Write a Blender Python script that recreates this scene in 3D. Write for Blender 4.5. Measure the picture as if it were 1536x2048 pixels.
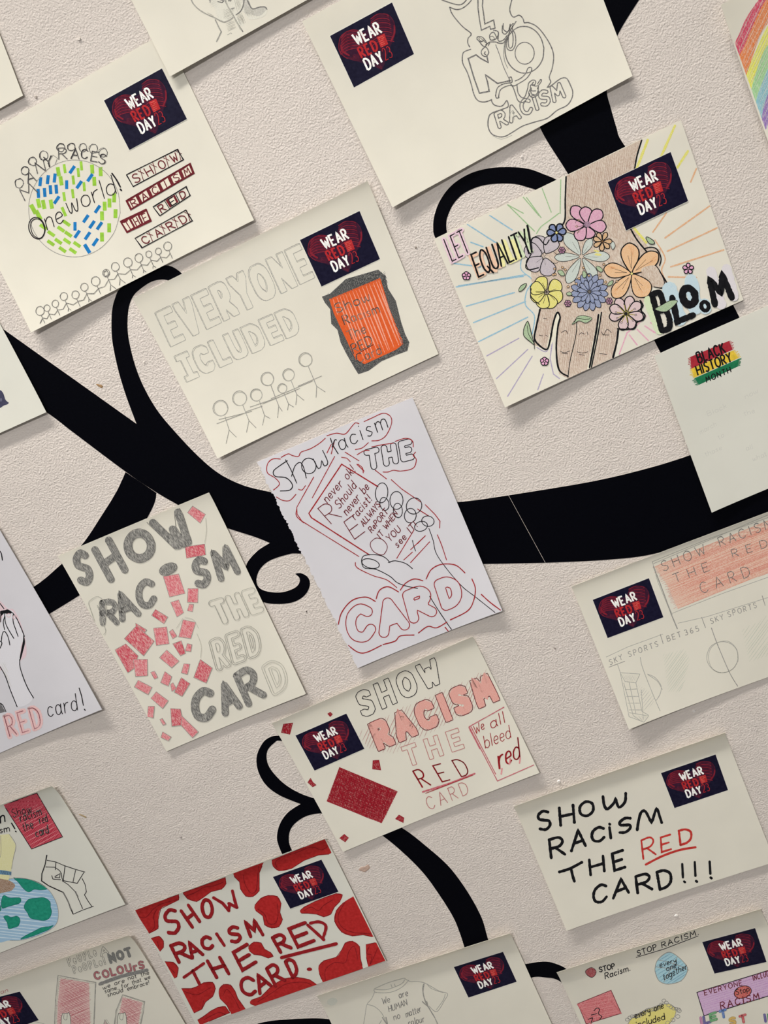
import bpy, math, random
import numpy as np
from mathutils import Matrix, Vector
random.seed(7)
for o in list(bpy.data.objects): bpy.data.objects.remove(o)
scene = bpy.context.scene
COL = scene.collection
PI = math.pi

# ------------------------------------------------------------------ camera
# focal length and tilt were solved from the right angles and equal sizes of the cards; metres
FPX, RX, RY = 2264.365, -0.3197785, 0.0337727
DIST = 1.313                      # camera to wall
PHI = math.radians(-24.4)         # picture roll: card edges are upright in the world
CAMZ = 1.62
def _rot():
    ca, sa, cb, sb = math.cos(RX), math.sin(RX), math.cos(RY), math.sin(RY)
    Rx = np.array([[1,0,0],[0,ca,-sa],[0,sa,ca]]); Ry = np.array([[cb,0,sb],[0,1,0],[-sb,0,cb]])
    cp, sp = math.cos(PHI), math.sin(PHI)
    Rz = np.array([[cp,-sp,0],[sp,cp,0],[0,0,1]])
    M = np.array([[1,0,0],[0,0,-1],[0,1,0]])       # fit frame -> world (wall = plane y 0, camera on the -y side)
    return M @ Rz @ Ry @ Rx
ROT = _rot()
CAMPOS = np.array([0.0, -DIST, CAMZ])
cam = bpy.data.cameras.new('camera'); camo = bpy.data.objects.new('camera', cam); COL.objects.link(camo)
cam.sensor_fit = 'VERTICAL'; cam.sensor_height = 36.0; cam.lens = 36.0*FPX/2048.0
cam.clip_start = 0.05; cam.clip_end = 50
mw = Matrix([[*ROT[0], CAMPOS[0]],[*ROT[1], CAMPOS[1]],[*ROT[2], CAMPOS[2]],[0,0,0,1]])
camo.matrix_world = mw
scene.camera = camo

# ------------------------------------------------------------------ light
world = bpy.data.worlds.new('world'); scene.world = world; world.use_nodes = True
world.node_tree.nodes['Background'].inputs[0].default_value = (0.93, 0.96, 1.0, 1)
world.node_tree.nodes['Background'].inputs[1].default_value = 0.22
def area(name, loc, target, sx, sy, power, col):
    l = bpy.data.lights.new(name, 'AREA'); l.shape = 'RECTANGLE'; l.size = sx; l.size_y = sy
    l.energy = power; l.color = col
    o = bpy.data.objects.new(name, l); COL.objects.link(o); o.location = loc
    o.rotation_euler = (Vector(target)-Vector(loc)).to_track_quat('-Z','Y').to_euler()
    return o
area('ceiling_light_near', (-0.3,-1.2,2.85), (-0.3,-1.2,0.0), 0.8, 0.25, 4.0, (1.0,0.98,0.945))
area('ceiling_light_far', (-0.5,-2.6,2.85), (-0.5,-2.6,0.0), 0.8, 0.3, 92.0, (1.0,0.98,0.955))
ww = area('added_grazing_light', (-0.15,-0.46,2.86), (-0.1,0.0,0.72), 1.5, 0.12, 6.0, (1.0,0.965,0.90)); ww.data.spread = math.radians(44)  # unseen lamp added, beam narrowed low to make the lower cards' top edges glow
scene.view_settings.view_transform = 'Standard'; scene.view_settings.look = 'None'
scene.view_settings.gamma = 1; scene.view_settings.use_curve_mapping = False
scene.view_settings.exposure = -0.13

# ------------------------------------------------------------------ materials
def lin(c):
    c /= 255.0
    return c/12.92 if c <= 0.04045 else ((c+0.055)/1.055)**2.4
K = 0.95
def rgb(r, g, b, k=None):
    k = K if k is None else k
    return (min(lin(r)/k,.95), min(lin(g)/k,.95), min(lin(b)/k,.95), 1)
PAPER = rgb(231,227,216)
MATS = {}
def newmat(name):
    m = bpy.data.materials.new(name); m.use_nodes = True
    nt = m.node_tree; b = nt.nodes['Principled BSDF']
    return m, nt, b
def noise_tex(nt, scale, detail=2, rough=.5, vec_scale=None, rotz=0):
    tc = nt.nodes.new('ShaderNodeTexCoord'); n = nt.nodes.new('ShaderNodeTexNoise')
    n.inputs['Scale'].default_value = scale; n.inputs['Detail'].default_value = detail; n.inputs['Roughness'].default_value = rough
    if vec_scale:
        mp = nt.nodes.new('ShaderNodeMapping'); mp.inputs['Scale'].default_value = vec_scale
        mp.inputs['Rotation'].default_value = (0, rotz, 0)
        nt.links.new(tc.outputs['Object'], mp.inputs['Vector']); nt.links.new(mp.outputs[0], n.inputs['Vector'])
    else: nt.links.new(tc.outputs['Object'], n.inputs['Vector'])
    return n
def ramp(nt, src, a, b, ca=(0,0,0,1), cb=(1,1,1,1)):
    r = nt.nodes.new('ShaderNodeValToRGB'); r.color_ramp.elements[0].position = a; r.color_ramp.elements[1].position = b
    r.color_ramp.elements[0].color = ca; r.color_ramp.elements[1].color = cb
    nt.links.new(src, r.inputs[0]); return r
def bump(nt, b, src, strength, dist):
    bp = nt.nodes.new('ShaderNodeBump'); bp.inputs['Strength'].default_value = strength; bp.inputs['Distance'].default_value = dist
    nt.links.new(src, bp.inputs['Height']); nt.links.new(bp.outputs[0], b.inputs['Normal'])
def ink(name, c, rough=.7, k=None):
    """solid ink or print with a faint unevenness"""
    if name in MATS: return MATS[name]
    m, nt, b = newmat(name); col = rgb(*c, k=k)
    n = noise_tex(nt, 260, 3)
    r = ramp(nt, n.outputs['Fac'], .3, .75, tuple(x*.82 for x in col[:3])+(1,), tuple(min(1,x*1.15+.004) for x in col[:3])+(1,))
    nt.links.new(r.outputs[0], b.inputs['Base Color']); b.inputs['Roughness'].default_value = rough
    b.inputs['Specular IOR Level'].default_value = .1
    MATS[name] = m; return m
def pencil(name, c, lo=.36, hi=.62, paper=None, ang=0.0, aniso=1.0):
    """pencil / crayon: pigment caught by the paper grain, streaked along `ang`"""
    if name in MATS: return MATS[name]
    m, nt, b = newmat(name); col = rgb(*c)
    pc = tuple(p*.55+q*.45 for p, q in zip(paper or PAPER, col))
    n = noise_tex(nt, 1500 if aniso == 1 else 1000, 2, .6, (1, 1, aniso), ang)
    r = ramp(nt, n.outputs['Fac'], lo, hi, pc, col)
    nt.links.new(r.outputs[0], b.inputs['Base Color']); b.inputs['Roughness'].default_value = .85
    b.inputs['Specular IOR Level'].default_value = .15
    MATS[name] = m; return m
def paper_mat(name, c, smudge=.02):
    m, nt, b = newmat(name); col = rgb(*c)
    n = noise_tex(nt, 9, 4, .55)
    d = tuple(x*(1-smudge*3) for x in col[:3])+(1,)
    r = ramp(nt, n.outputs['Fac'], .35, .62, d, col)
    nt.links.new(r.outputs[0], b.inputs['Base Color']); b.inputs['Roughness'].default_value = .9
    b.inputs['Specular IOR Level'].default_value = .15
    f = noise_tex(nt, 1100, 3, .6); bump(nt, b, f.outputs['Fac'], .22, .00022)
    out = nt.nodes['Material Output']
    tr = nt.nodes.new('ShaderNodeBsdfTranslucent'); tr.inputs[0].default_value = (col[0], col[1]*.97, col[2]*.82, 1)
    mx = nt.nodes.new('ShaderNodeMixShader'); mx.inputs[0].default_value = .22
    nt.links.new(b.outputs[0], mx.inputs[1]); nt.links.new(tr.outputs[0], mx.inputs[2]); nt.links.new(mx.outputs[0], out.inputs[0])
    MATS[name] = m; return m

# ------------------------------------------------------------------ geometry on the wall
def plane_xy(px, h):
    """pixel rays met with the plane h metres in front of the wall -> (x, z) metres"""
    px = np.asarray(px, float).reshape(-1, 2)
    X = np.stack([(px[:,0]-768)/FPX, -(px[:,1]-1024)/FPX, -np.ones(len(px))], 1)
    d = X @ ROT.T
    t = (DIST-h)/d[:,1]
    return np.stack([CAMPOS[0]+d[:,0]*t, CAMPOS[2]+d[:,2]*t], 1)

def props(o, label=None, cat=None, group=None, kind=None):
    if label: o['label'] = label
    if cat: o['category'] = cat
    if group: o['group'] = group
    if kind: o['kind'] = kind
    return o
def link_mesh(name, verts, faces, mats, idx=None, parent=None, loc=(0,0,0)):
    me = bpy.data.meshes.new(name); me.from_pydata([tuple(v) for v in verts], [], faces)
    for m in mats: me.materials.append(m)
    if idx is not None and len(mats) > 1: me.polygons.foreach_set('material_index', idx)
    me.update()
    o = bpy.data.objects.new(name, me); COL.objects.link(o); o.location = loc
    if parent: o.parent = parent
    return o

def catmull(p, closed=False, step=5.0):
    p = [tuple(map(float, q)) for q in p]; n = len(p); out = []
    if n < 3 and not closed: return resample(p, step)
    rng = range(n) if closed else range(n-1)
    for i in rng:
        if closed: a, b, c, d = p[i-1], p[i], p[(i+1)%n], p[(i+2)%n]
        else: a, b, c, d = p[max(i-1,0)], p[i], p[i+1], p[min(i+2,n-1)]
        m = max(2, int(math.dist(b,c)/step)+1)
        for k in range(m):
            t = k/m; t2 = t*t; t3 = t2*t
            out.append(tuple(.5*(2*b[j]+(c[j]-a[j])*t+(2*a[j]-5*b[j]+4*c[j]-d[j])*t2+(3*b[j]-a[j]-3*c[j]+d[j])*t3) for j in (0,1)))
    out.append(out[0] if closed else p[-1])
    return out
def resample(p, step=6.0):
    out = []
    for a, b in zip(p[:-1], p[1:]):
        m = max(1, int(math.dist(a,b)/step))
        for k in range(m): t = k/m; out.append((a[0]+(b[0]-a[0])*t, a[1]+(b[1]-a[1])*t))
    out.append(tuple(p[-1])); return out
def corners_smooth(p, closed=True, step=5.0):
    """smooth outline; a point given twice stays a sharp corner"""
    segs = []; cur = []; pts = list(p)
    if closed:
        k = next((i for i in range(len(pts)-1) if pts[i] == pts[i+1]), None)
        if k is None: return catmull(pts, True, step)[:-1]
        pts = pts[k+1:]+pts[:k+1]
    for q in pts:
        if cur and cur[-1] == q: segs.append(cur); cur = [q]
        else: cur.append(q)
    if closed: cur.append(pts[0]) if cur and cur[-1] != pts[0] else None
    segs.append(cur); out = []
    for s in segs:
        if len(s) > 1: out += catmull(s, False, step)[:-1]
    return out
def clip_half(poly, a, b, c):
    out = []; n = len(poly)
    for i in range(n):
        p, q = poly[i], poly[(i+1)%n]
        dp = a*p[0]+b*p[1]+c; dq = a*q[0]+b*q[1]+c
        if dp >= 0: out.append(p)
        if (dp >= 0) != (dq >= 0):
            t = dp/(dp-dq); out.append((p[0]+(q[0]-p[0])*t, p[1]+(q[1]-p[1])*t))
    return out
def tess(poly):
    from mathutils.geometry import tessellate_polygon
    q = [poly[0]]
    for p in poly[1:]:
        if math.dist(p, q[-1]) > 1e-4: q.append(p)
    if len(q) < 3: return [], []
    return q, [tuple(t) for t in tessellate_polygon([[Vector((p[0],p[1],0)) for p in q]])]

def contour(F, iso, x0, y0, st):
    H, W = F.shape; I = F < iso; seg = {}
    def pt(k):
        i, j, d = k
        a = F[i,j]; b = F[i,j+1] if d == 0 else F[i+1,j]
        t = (iso-a)/(b-a) if b != a else .5
        return (x0+(j+(t if d == 0 else 0))*st, y0+(i+(t if d else 0))*st)
    c = I[:-1,:-1]*1+I[:-1,1:]*2+I[1:,1:]*4+I[1:,:-1]*8
    for i, j in zip(*np.nonzero((c > 0) & (c < 15))):
        i = int(i); j = int(j)
        top, bot, lef, rig = (i,j,0), (i+1,j,0), (i,j,1), (i,j+1,1)
        v = int(c[i,j])
        T = {1:[(lef,top)],2:[(top,rig)],3:[(lef,rig)],4:[(rig,bot)],5:[(lef,top),(rig,bot)],6:[(top,bot)],7:[(lef,bot)],
             8:[(bot,lef)],9:[(bot,top)],10:[(top,rig),(bot,lef)],11:[(bot,rig)],12:[(rig,lef)],13:[(rig,top)],14:[(top,lef)]}[v]
        for a, b in T: seg.setdefault(a, []).append(b); seg.setdefault(b, []).append(a)
    loops = []; seen = set()
    for s in seg:
        if s in seen: continue
        loop = [s]; seen.add(s); cur = s
        while True:
            nx = [q for q in seg[cur] if q not in seen]
            if not nx: break
            cur = nx[0]; seen.add(cur); loop.append(cur)
        if len(loop) > 6:
            L = [pt(k) for k in loop]; L = L[::2]
            loops.append(L+[L[0]])
    return loops

# ------------------------------------------------------------------ stroke alphabet (units: tenths of cap height)
FONT = {k: v for k, v in (s.split('=', 1) for s in '''A=7|0 0 3.5 10 7 0|1.3 3.5 5.7 3.5
B=6|0 0 0 10|~0 10 4 10 5 7.8 4 5.4 0 5.2|~0 5.2 4.6 5 6 2.6 4.4 0 0 0
C=7|~6.5 8.2 4 10 1 8.5 0 5 1 1.5 4 0 6.5 1.8
D=7|0 0 0 10|~0 10 3.5 9.8 6.3 7.6 6.8 5 6 2 3.5 .2 0 0
E=5.5|5.5 10 0 10 0 0 5.5 0|0 5 4.5 5
F=5.5|5.5 10 0 10 0 0|0 5 4.5 5
H=6.5|0 0 0 10|6.5 0 6.5 10|0 5 6.5 5
I=1|.5 0 .5 10
J=5|2.5 0 2.5 10|0 10 5 10|0 0 5 0
K=6|0 0 0 10|5.5 10 0 4.5|1.7 6 6 0
L=5|0 10 0 0 5 0
M=8|0 0 1 10 4 3.5 7 10 8 0
N=6.5|0 0 0 10 6.5 0 6.5 10
O=7.5|@3.75 10 .8 8.2 0 5 .8 1.8 3.75 0 6.7 1.8 7.5 5 6.7 8.2
P=6|0 0 0 10|~0 10 4 10 5.8 7.6 4 5 0 4.8
Q=7.5|@3.75 10 .8 8.2 0 5 .8 1.8 3.75 0 6.7 1.8 7.5 5 6.7 8.2|4.5 2.5 8 -1
R=6|0 0 0 10|~0 10 4 10 5.6 7.6 4 5.2 0 5|2.2 5 6 0
S=6|~5.8 8.6 3.4 10 .8 8.8 .8 6.6 3 5.2 5.4 3.8 5.4 1.4 3 0 .2 1.4
T=6.5|0 10 6.5 10|3.25 10 3.25 0
U=6.5|~0 10 0 3.5 .8 .8 3.2 0 5.6 .8 6.5 3.5 6.5 10
V=6.5|0 10 3.25 0 6.5 10
W=9|0 10 2.3 0 4.5 7 6.7 0 9 10
Y=6.5|0 10 3.25 5 6.5 10|3.25 5 3.25 0
a=5|@2.2 6 .4 5 0 3 .5 .8 2.2 0 4 1 4.6 3 4 5.2|4.8 6 4.6 2 5.2 0
b=5|0 10 0 0|@2.4 6 .4 4.6 .2 1.4 2.4 0 4.8 1.4 4.8 4.6
c=4.5|~4.5 5 2.4 6 .4 4.6 .2 1.6 2.2 0 4.5 1
d=5|4.8 10 4.8 0|@2.4 6 .2 4.6 0 1.4 2.4 0 4.6 1.4 4.6 4.6
e=4.6|~.2 3 4.4 3.4 3.8 5.6 2 6 .3 4.6 .2 1.6 2 0 4.4 1
f=4|~4 9.4 2.6 10 1.6 8.4 1.4 0|0 6 3.4 6
g=5|@2.2 6 .4 5 0 3 .5 1 2.2 .4 4 1 4.6 3 4 5.2|~4.8 6 4.8 -2 3 -4 .4 -3
h=4.8|0 10 0 0|~0 4 2 6 4.2 5.4 4.6 3 4.6 0
i=1|.5 0 .5 6|.5 8.6 .5 9
k=4.6|0 10 0 0|4 6 0 2.6|1.4 3.6 4.4 0
l=1|.5 0 .5 10
m=7.6|0 0 0 6|~0 4.4 1.4 6 3 5.6 3.6 4 3.6 0|~3.6 4.4 5 6 6.8 5.6 7.4 4 7.4 0
n=4.6|0 0 0 6|~0 4.2 2 6 4 5.4 4.5 3.4 4.5 0
o=5|@2.5 6 .5 5 0 3 .5 1 2.5 0 4.5 1 5 3 4.5 5
p=5|0 6 0 -4|@2.4 6 .4 4.6 .2 1.4 2.4 0 4.8 1.4 4.8 4.6
r=3.6|0 6 0 0|~0 3.6 1.4 5.6 3.6 6
s=4|~3.8 5.2 2 6 .6 4.6 2 3.2 3.6 1.6 2 0 .2 .8
t=3.6|~1.6 9 1.6 1.6 2.4 0 3.6 .4|0 6.4 3.4 6.4
u=4.6|~0 6 0 2 1.4 0 3.4 .6 4.5 2.4|4.5 6 4.6 0
v=4.4|0 6 2.2 0 4.4 6
w=6.6|~0 6 .8 .6 2 .4 3.2 5 4 .6 5.4 .2 6.6 6
y=4.6|~0 6 .6 3 2.6 2 4.4 3.4|~4.6 6 4.4 -1 3 -4 .6 -3
2=5|~.2 8 1.4 10 3.8 10 4.8 7.6 3 4 0 0|0 0 5 0
3=5|~.2 9 2.4 10 4.6 8.4 4.2 6 2.2 5.2|~2.2 5.2 4.6 4.4 5 2 3 0 0 .8
5=5|4.6 10 .8 10 .5 5.6|~.5 5.6 3 6 4.8 4 4.2 1 2 0 0 1
6=5|~4 10 1.4 7.4 .2 3.4 1.4 .2 4 .4 4.8 2.6 3.6 4.6 1.4 4.4 .3 3
!=1|.5 10 .5 3|.5 .6 .5 0
.=1|.5 .5 .5 0
,=1|.6 .6 0 -1.4
/=1|.5 12 .5 -2
 =4|'''.split('\n'))}
def glyph(ch):
    parts = FONT[ch].split('|'); adv = float(parts[0]); st = []
    for s in parts[1:]:
        if not s: continue
        mode = s[0] if s[0] in '~@' else ''
        v = [float(x)/10 for x in s.lstrip('~@').split()]
        st.append((mode, list(zip(v[::2], v[1::2]))))
    return adv/10, st

class Part:
    def __init__(s, card, name): s.card = card; s.name = name; s.v = []; s.f = []; s.mi = []; s.mats = []; s.n = 0; s.label = None; s.subs = {}
    def add(s, px, faces, m, off):
        if not faces: return
        if m not in s.mats: s.mats.append(m)
        w = s.card.lift(px, off); s.v.append(w)
        s.f += [tuple(i+s.n for i in f) for f in faces]; s.mi += [s.mats.index(m)]*len(faces); s.n += len(w)
    def build(s, parent):
        if not s.f: return None
        V = np.concatenate(s.v); V[:,1] -= .00005+V[:,3]*min(4.5e-6, .0006/s.card.k)   # ink layers a few microns apart
        V = V[:,:3]-np.array(s.card.org)
        o = link_mesh(s.name, V, s.f, s.mats, s.mi, parent)
        if s.label: o['label'] = s.label
        return o

class Card:
    """one sheet of paper, curled by h(u, v); drawings are ink and pencil laid on its surface"""
    def __init__(s, label, corners, mat, base=.8, lifts=None, torn=0, name='paper_drawing', cat='drawing', crease=None):
        s.label, s.px, s.mat, s.base, s.L, s.torn, s.name, s.cat = label, corners, mat, (base+1.1)*.001, {k: v*.0013 for k, v in (lifts or {}).items()}, torn, name, cat
        L = s.L
        ch = [s.h(u, v) for u, v in ((0,0),(1,0),(1,1),(0,1))]
        s.C = np.array([plane_xy([c], h)[0] for c, h in zip(corners, ch)])
        c = s.C.mean(0); s.org = (c[0], 0.0, c[1])
        s.parts = {}; s.k = 0; s.last = None; s.T = (1,0,0)
        up = np.array(corners[0], float)-np.array(corners[3]); s.up = up/np.linalg.norm(up)
        q = corners; cx = sum(p[0] for p in q)/4; cy = sum(p[1] for p in q)/4; s.half = []
        for i in range(4):
            a, b = q[i], q[(i+1)%4]; nx, ny = -(b[1]-a[1]), b[0]-a[0]; l = math.hypot(nx, ny); nx /= l; ny /= l
            d = -(nx*a[0]+ny*a[1])
            if nx*cx+ny*cy+d < 0: nx, ny, d = -nx, -ny, -d
            s.half.append((nx, ny, d-(3.5 if (i == 3 and torn) else .9)))
        s.poly = s.part('drawing')
    def h(s, u, v):
        L = s.L; g = L.get
        return s.base+g('tl',0)*((1-u)*(1-v))**3+g('tr',0)*(u*(1-v))**3+g('br',0)*(u*v)**3+g('bl',0)*((1-u)*v)**3 \
            +g('top',0)*(1-v)**5+g('curl',0)*(1-v)**24*(.5+.3*u)+g('bottom',0)*v**4+g('left',0)*(1-u)**4+g('right',0)*u**4+g('mid',0)*16*u*(1-u)*v*(1-v)*.5
    def uv(s, P):
        A, B, Cc, D = s.C; u = np.full(len(P), .5); v = np.full(len(P), .5)
        for _ in range(5):
            X = np.outer((1-u)*(1-v), A)+np.outer(u*(1-v), B)+np.outer(u*v, Cc)+np.outer((1-u)*v, D)-P
            du = np.outer(1-v, B-A)+np.outer(v, Cc-D); dv = np.outer(1-u, D-A)+np.outer(u, Cc-B)
            det = du[:,0]*dv[:,1]-du[:,1]*dv[:,0]
            u = u-(X[:,0]*dv[:,1]-X[:,1]*dv[:,0])/det; v = v-(du[:,0]*X[:,1]-du[:,1]*X[:,0])/det
        return np.clip(u,-.02,1.02), np.clip(v,-.02,1.02)
    def lift(s, px, off):
        h = np.full(len(px), s.base)
        for _ in range(4):
            P = plane_xy(px, h); u, v = s.uv(P); h = s.h(u, v)
        P = plane_xy(px, h)
        return np.stack([P[:,0], -h, P[:,1], np.full(len(h), off)], 1)
    # -- drawing calls, in the coordinates chosen with use()
    def use(s, sc, ox, oy): s.T = (sc, ox, oy)
    def t(s, p): return (p[0]/s.T[0]+s.T[1], p[1]/s.T[0]+s.T[2])
    def on(s, name, label=None):
        s.poly = s.part(name)
        if label: s.poly.label = label
        return s
    def part(s, name):
        if name not in s.parts: s.parts[name] = Part(s, name)
        return s.parts[name]
    def off(s, m):
        """drawing order: a new level whenever the pigment changes"""
        if s.last != (m, s.poly): s.k += 1; s.last = (m, s.poly)
        return float(s.k)
    def _ribbon(s, pts, w, m, off, cap=True, taper=False, wob=.12):
        """pts in photo pixels"""
        run = []; runs = []
        for p in pts:
            if all(a*p[0]+b*p[1]+c >= w*.4 for a, b, c in s.half): run.append(p)
            else:
                if len(run) > 1: runs.append(run)
                run = []
        if len(run) > 1: runs.append(run)
        for r in runs:
            a = [r[0]]
            for p in r[1:]:
                if math.dist(p, a[-1]) > .25: a.append(p)
            if len(a) < 2: continue
            P = np.array(a); n = len(P); d = np.diff(P, axis=0); d /= np.linalg.norm(d, axis=1)[:,None]
            closed = math.dist(a[0], a[-1]) < .6 and n > 4
            nn = np.stack([-d[:,1], d[:,0]], 1)
            na = np.vstack([nn[:1], nn[:-1]+nn[1:], nn[-1:]])
            if closed: na[0] = na[-1] = nn[0]+nn[-1]
            l = np.linalg.norm(na, axis=1); l[l < .5] = .5
            na = na/l[:,None]
            cosh = np.ones(n); cosh[1:-1] = np.maximum(.62, l[1:-1]/2)
            ww = w*.5*(1+wob*np.array([random.uniform(-1,1) for _ in range(n)]))
            if taper: ww = ww*np.minimum(1, .35+np.minimum(np.arange(n), np.arange(n)[::-1])/max(1,n)*3)
            ww = ww/cosh
            L = P+na*ww[:,None]; R = P-na*ww[:,None]
            V = np.vstack([L, R]); F = [(i, i+1, n+i+1, n+i) for i in range(n-1)]
            if cap and w > 1.6 and not closed:
                for e, sgn in ((0,-1),(n-1,1)):
                    c = P[e]; dd = d[0 if e == 0 else -1]*sgn; nv = np.array([-dd[1], dd[0]]); k0 = len(V)
                    arc = [c+ww[e]*(math.cos(t)*nv+math.sin(t)*dd) for t in np.linspace(0, PI, 6)]
                    V = np.vstack([V, [c], arc]); F += [(k0, k0+1+i, k0+2+i) for i in range(5)]
            s.poly.add(V, F, m, off+.8)
    def line(s, pts, w, m, smooth=True, closed=False, **kw):
        q = [s.t(p) for p in pts]; w = w/s.T[0]
        if closed and not smooth: q = q+[q[0]]
        q = catmull(q, closed, 4) if smooth and len(q) > 2 else resample(q, 6)
        s._ribbon(q, w, m, s.off(m), **kw)
    def lines(s, L, w, m, smooth=False, **kw):
        for q in L: s.line(list(zip(q[::2], q[1::2])), w, m, smooth, **kw)
    def ell(s, cx, cy, rx, ry, w, m, rot=0, a0=0, a1=2*PI, jit=0):
        c, sn = math.cos(rot), math.sin(rot); n = 14; P = []
        for i in range(n+1):
            a = a0+(a1-a0)*i/n; j = 1+random.uniform(-jit, jit); x, y = rx*j*math.cos(a), ry*j*math.sin(a)
            P.append((cx+x*c-y*sn, cy+x*sn+y*c))
        if abs(a1-a0-2*PI) < 1e-3 and not jit: s.line(P[:-1], w, m, True, True)
        else: s.line(P, w, m)
    def fill(s, pts, m, smooth=False, raw=False):
        q = pts if raw else [s.t(p) for p in pts]
        if smooth: q = corners_smooth(q, True, 5)
        for h in s.half: q = clip_half(q, *h)
        if len(q) < 3: return
        off = s.off(m); G = 7.0
        xs = [p[0] for p in q]; ys = [p[1] for p in q]
        for i in range(int(min(xs)//G), int(max(xs)//G)+1):
            col = clip_half(clip_half(q, 1, 0, -i*G), -1, 0, (i+1)*G)
            if len(col) < 3: continue
            for j in range(int(min(ys)//G), int(max(ys)//G)+1):
                cell = clip_half(clip_half(col, 0, 1, -j*G), 0, -1, (j+1)*G)
                if len(cell) < 3: continue
                v, f = tess(cell)
                if f: s.poly.add(np.array(v), f, m, off)
    def ellfill(s, cx, cy, rx, ry, m, rot=0):
        c, sn = math.cos(rot), math.sin(rot)
        s.fill([(cx+rx*math.cos(a)*c-ry*math.sin(a)*sn, cy+rx*math.cos(a)*sn+ry*math.sin(a)*c) for a in np.linspace(0, 2*PI, 21)[:-1]], m)
    def hatch(s, pts, ang, gap, w, m, jit=.3, over=0):
        """parallel pencil strokes filling a polygon"""
        q = [s.t(p) for p in pts]; gap /= s.T[0]; w /= s.T[0]; over /= s.T[0]
        c, sn = math.cos(ang), math.sin(ang); R = [(x*c+y*sn, -x*sn+y*c) for x, y in q]
        y = min(p[1] for p in R)+gap/2; top = max(p[1] for p in R); off = s.off(m)
        while y < top:
            xs = sorted(a[0]+(b[0]-a[0])*(y-a[1])/(b[1]-a[1]) for a, b in zip(R, R[1:]+R[:1]) if (a[1] <= y) != (b[1] <= y))
            for x0, x1 in zip(xs[::2], xs[1::2]):
                x0 -= over*random.random(); x1 += over*random.random()
                if x1-x0 < 1.5: continue
                y2 = y+random.uniform(-jit, jit)*gap
                P = resample([(x0*c-y*sn, x0*sn+y*c), (x1*c-y2*sn, x1*sn+y2*c)], 7)
                s._ribbon(P, w*random.uniform(.7,1.2), m, off, cap=False, taper=True, wob=.2)
            y += gap*random.uniform(.75,1.25)
    def dash(s, cx, cy, dx, dy, w, m): s.fill([(cx-dx-dy*w,cy-dy+dx*w),(cx+dx-dy*w,cy+dy+dx*w),(cx+dx+dy*w,cy+dy-dx*w),(cx-dx+dy*w,cy-dy-dx*w)], m)
    def text(s, txt, p0, p1, up, m, w=3.0, style='pen', r=4.0, fillm=None, gap=.22, jit=0.0, sq=False, wob=.12, smooth=True):
        """letters on the baseline p0-p1 with cap-height vector `up` (all in current units).
        pen: single strokes / bubble: outline r around each stroke, optionally filled / fat: thick strokes"""
        back = s.poly
        if back.name == 'lettering' and len(txt) > 2:      # each word is a part of its own
            q = s.t(p0); s.poly = s.part('word#%s_%d_%d' % (txt, q[0]//12, q[1]//12))
        gl = [glyph(c) for c in txt]; tot = sum(g[0] for g in gl)+gap*(len(gl)-1)
        x0, y0 = p0; dx, dy = p1[0]-x0, p1[1]-y0; cur = 0.0; off = s.off(fillm or m); off2 = s.off(m); S = s.T[0]
        for (adv, st) in gl:
            jx, jy = random.uniform(-jit, jit)*abs(up[1]), random.uniform(-jit, jit)*abs(up[1])
            def mp(p, cur=cur, jx=jx, jy=jy):
                a = (cur+p[0])/tot
                return s.t((x0+dx*a+up[0]*p[1]+jx, y0+dy*a+up[1]*p[1]+jy))
            cur += adv+gap; strokes = []
            for mode, pts in st:
                q = [mp(p) for p in pts]
                strokes.append(catmull(q, mode == '@', 2.5) if mode and smooth else resample(q+([q[0]] if mode == '@' else []), 3))
            if style == 'pen':
                for q in strokes: s._ribbon(q, w/S, m, off, wob=wob)
            elif style == 'butt':
                for q in strokes: s._ribbon(q, w/S, m, off, cap=False, wob=0)
            elif style == 'fat':
                for q in strokes:
                    s._ribbon(q, 2*r/S, m, off, wob=wob)
            elif strokes:
                if fillm:
                    for q in strokes: s._ribbon(q, 2.15*r/S, fillm, off, wob=0)
                Pt = np.array([p for q in strokes for p in resample(q, 1.2)]); R = r/S
                lo = Pt.min(0)-R*1.5-3; hi = Pt.max(0)+R*1.5+3; stp = max(.45, R/5)
                gx = np.arange(lo[0], hi[0], stp); gy = np.arange(lo[1], hi[1], stp)
                X, Y = np.meshgrid(gx, gy)
                D = np.full(X.shape, 1e9)
                uvx, uvy = dx/math.hypot(dx,dy), dy/math.hypot(dx,dy)
                for px_, py_ in Pt:
                    ax = X-px_; ay = Y-py_
                    if sq: d = np.maximum(abs(ax*uvx+ay*uvy), abs(-ax*uvy+ay*uvx))
                    else: d = ax*ax+ay*ay
                    D = np.minimum(D, d)
                if not sq: D = np.sqrt(D)
                for lp in contour(D, R, lo[0], lo[1], stp): s._ribbon(lp, w/S, m, off2, wob=wob)
        s.poly = back
    def sticker(s, c):
        """the printed event sticker; its artwork is laid out on the source quad Q"""
        Q = [(38,600),(1180,40),(1497,915),(365,1455)]
        A = []
        for (x, y), (X, Y) in zip(Q, c): A += [[x,y,1,0,0,0,-X*x,-X*y],[0,0,0,x,y,1,-Y*x,-Y*y]]
        Hm = np.linalg.solve(np.array(A, float), np.array(c, float).ravel())
        def hm(p): d = Hm[6]*p[0]+Hm[7]*p[1]+1; return ((Hm[0]*p[0]+Hm[1]*p[1]+Hm[2])/d, (Hm[3]*p[0]+Hm[4]*p[1]+Hm[5])/d)
        keep = s.T, s.t; s.t = hm; sc = math.dist(c[0], c[1])/1272.0; s.T = (1/sc, 0, 0)
        s.on('sticker'); s.fill([(31,596),(1183,31),(1504,919),(361,1463)], ink('sticker_white_edge', (222,220,212)))
        s.k += 8; s.fill(Q, ink('sticker_navy', (15,13,38), .5))
        s.k += 6; s.on('heart_print')
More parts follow.
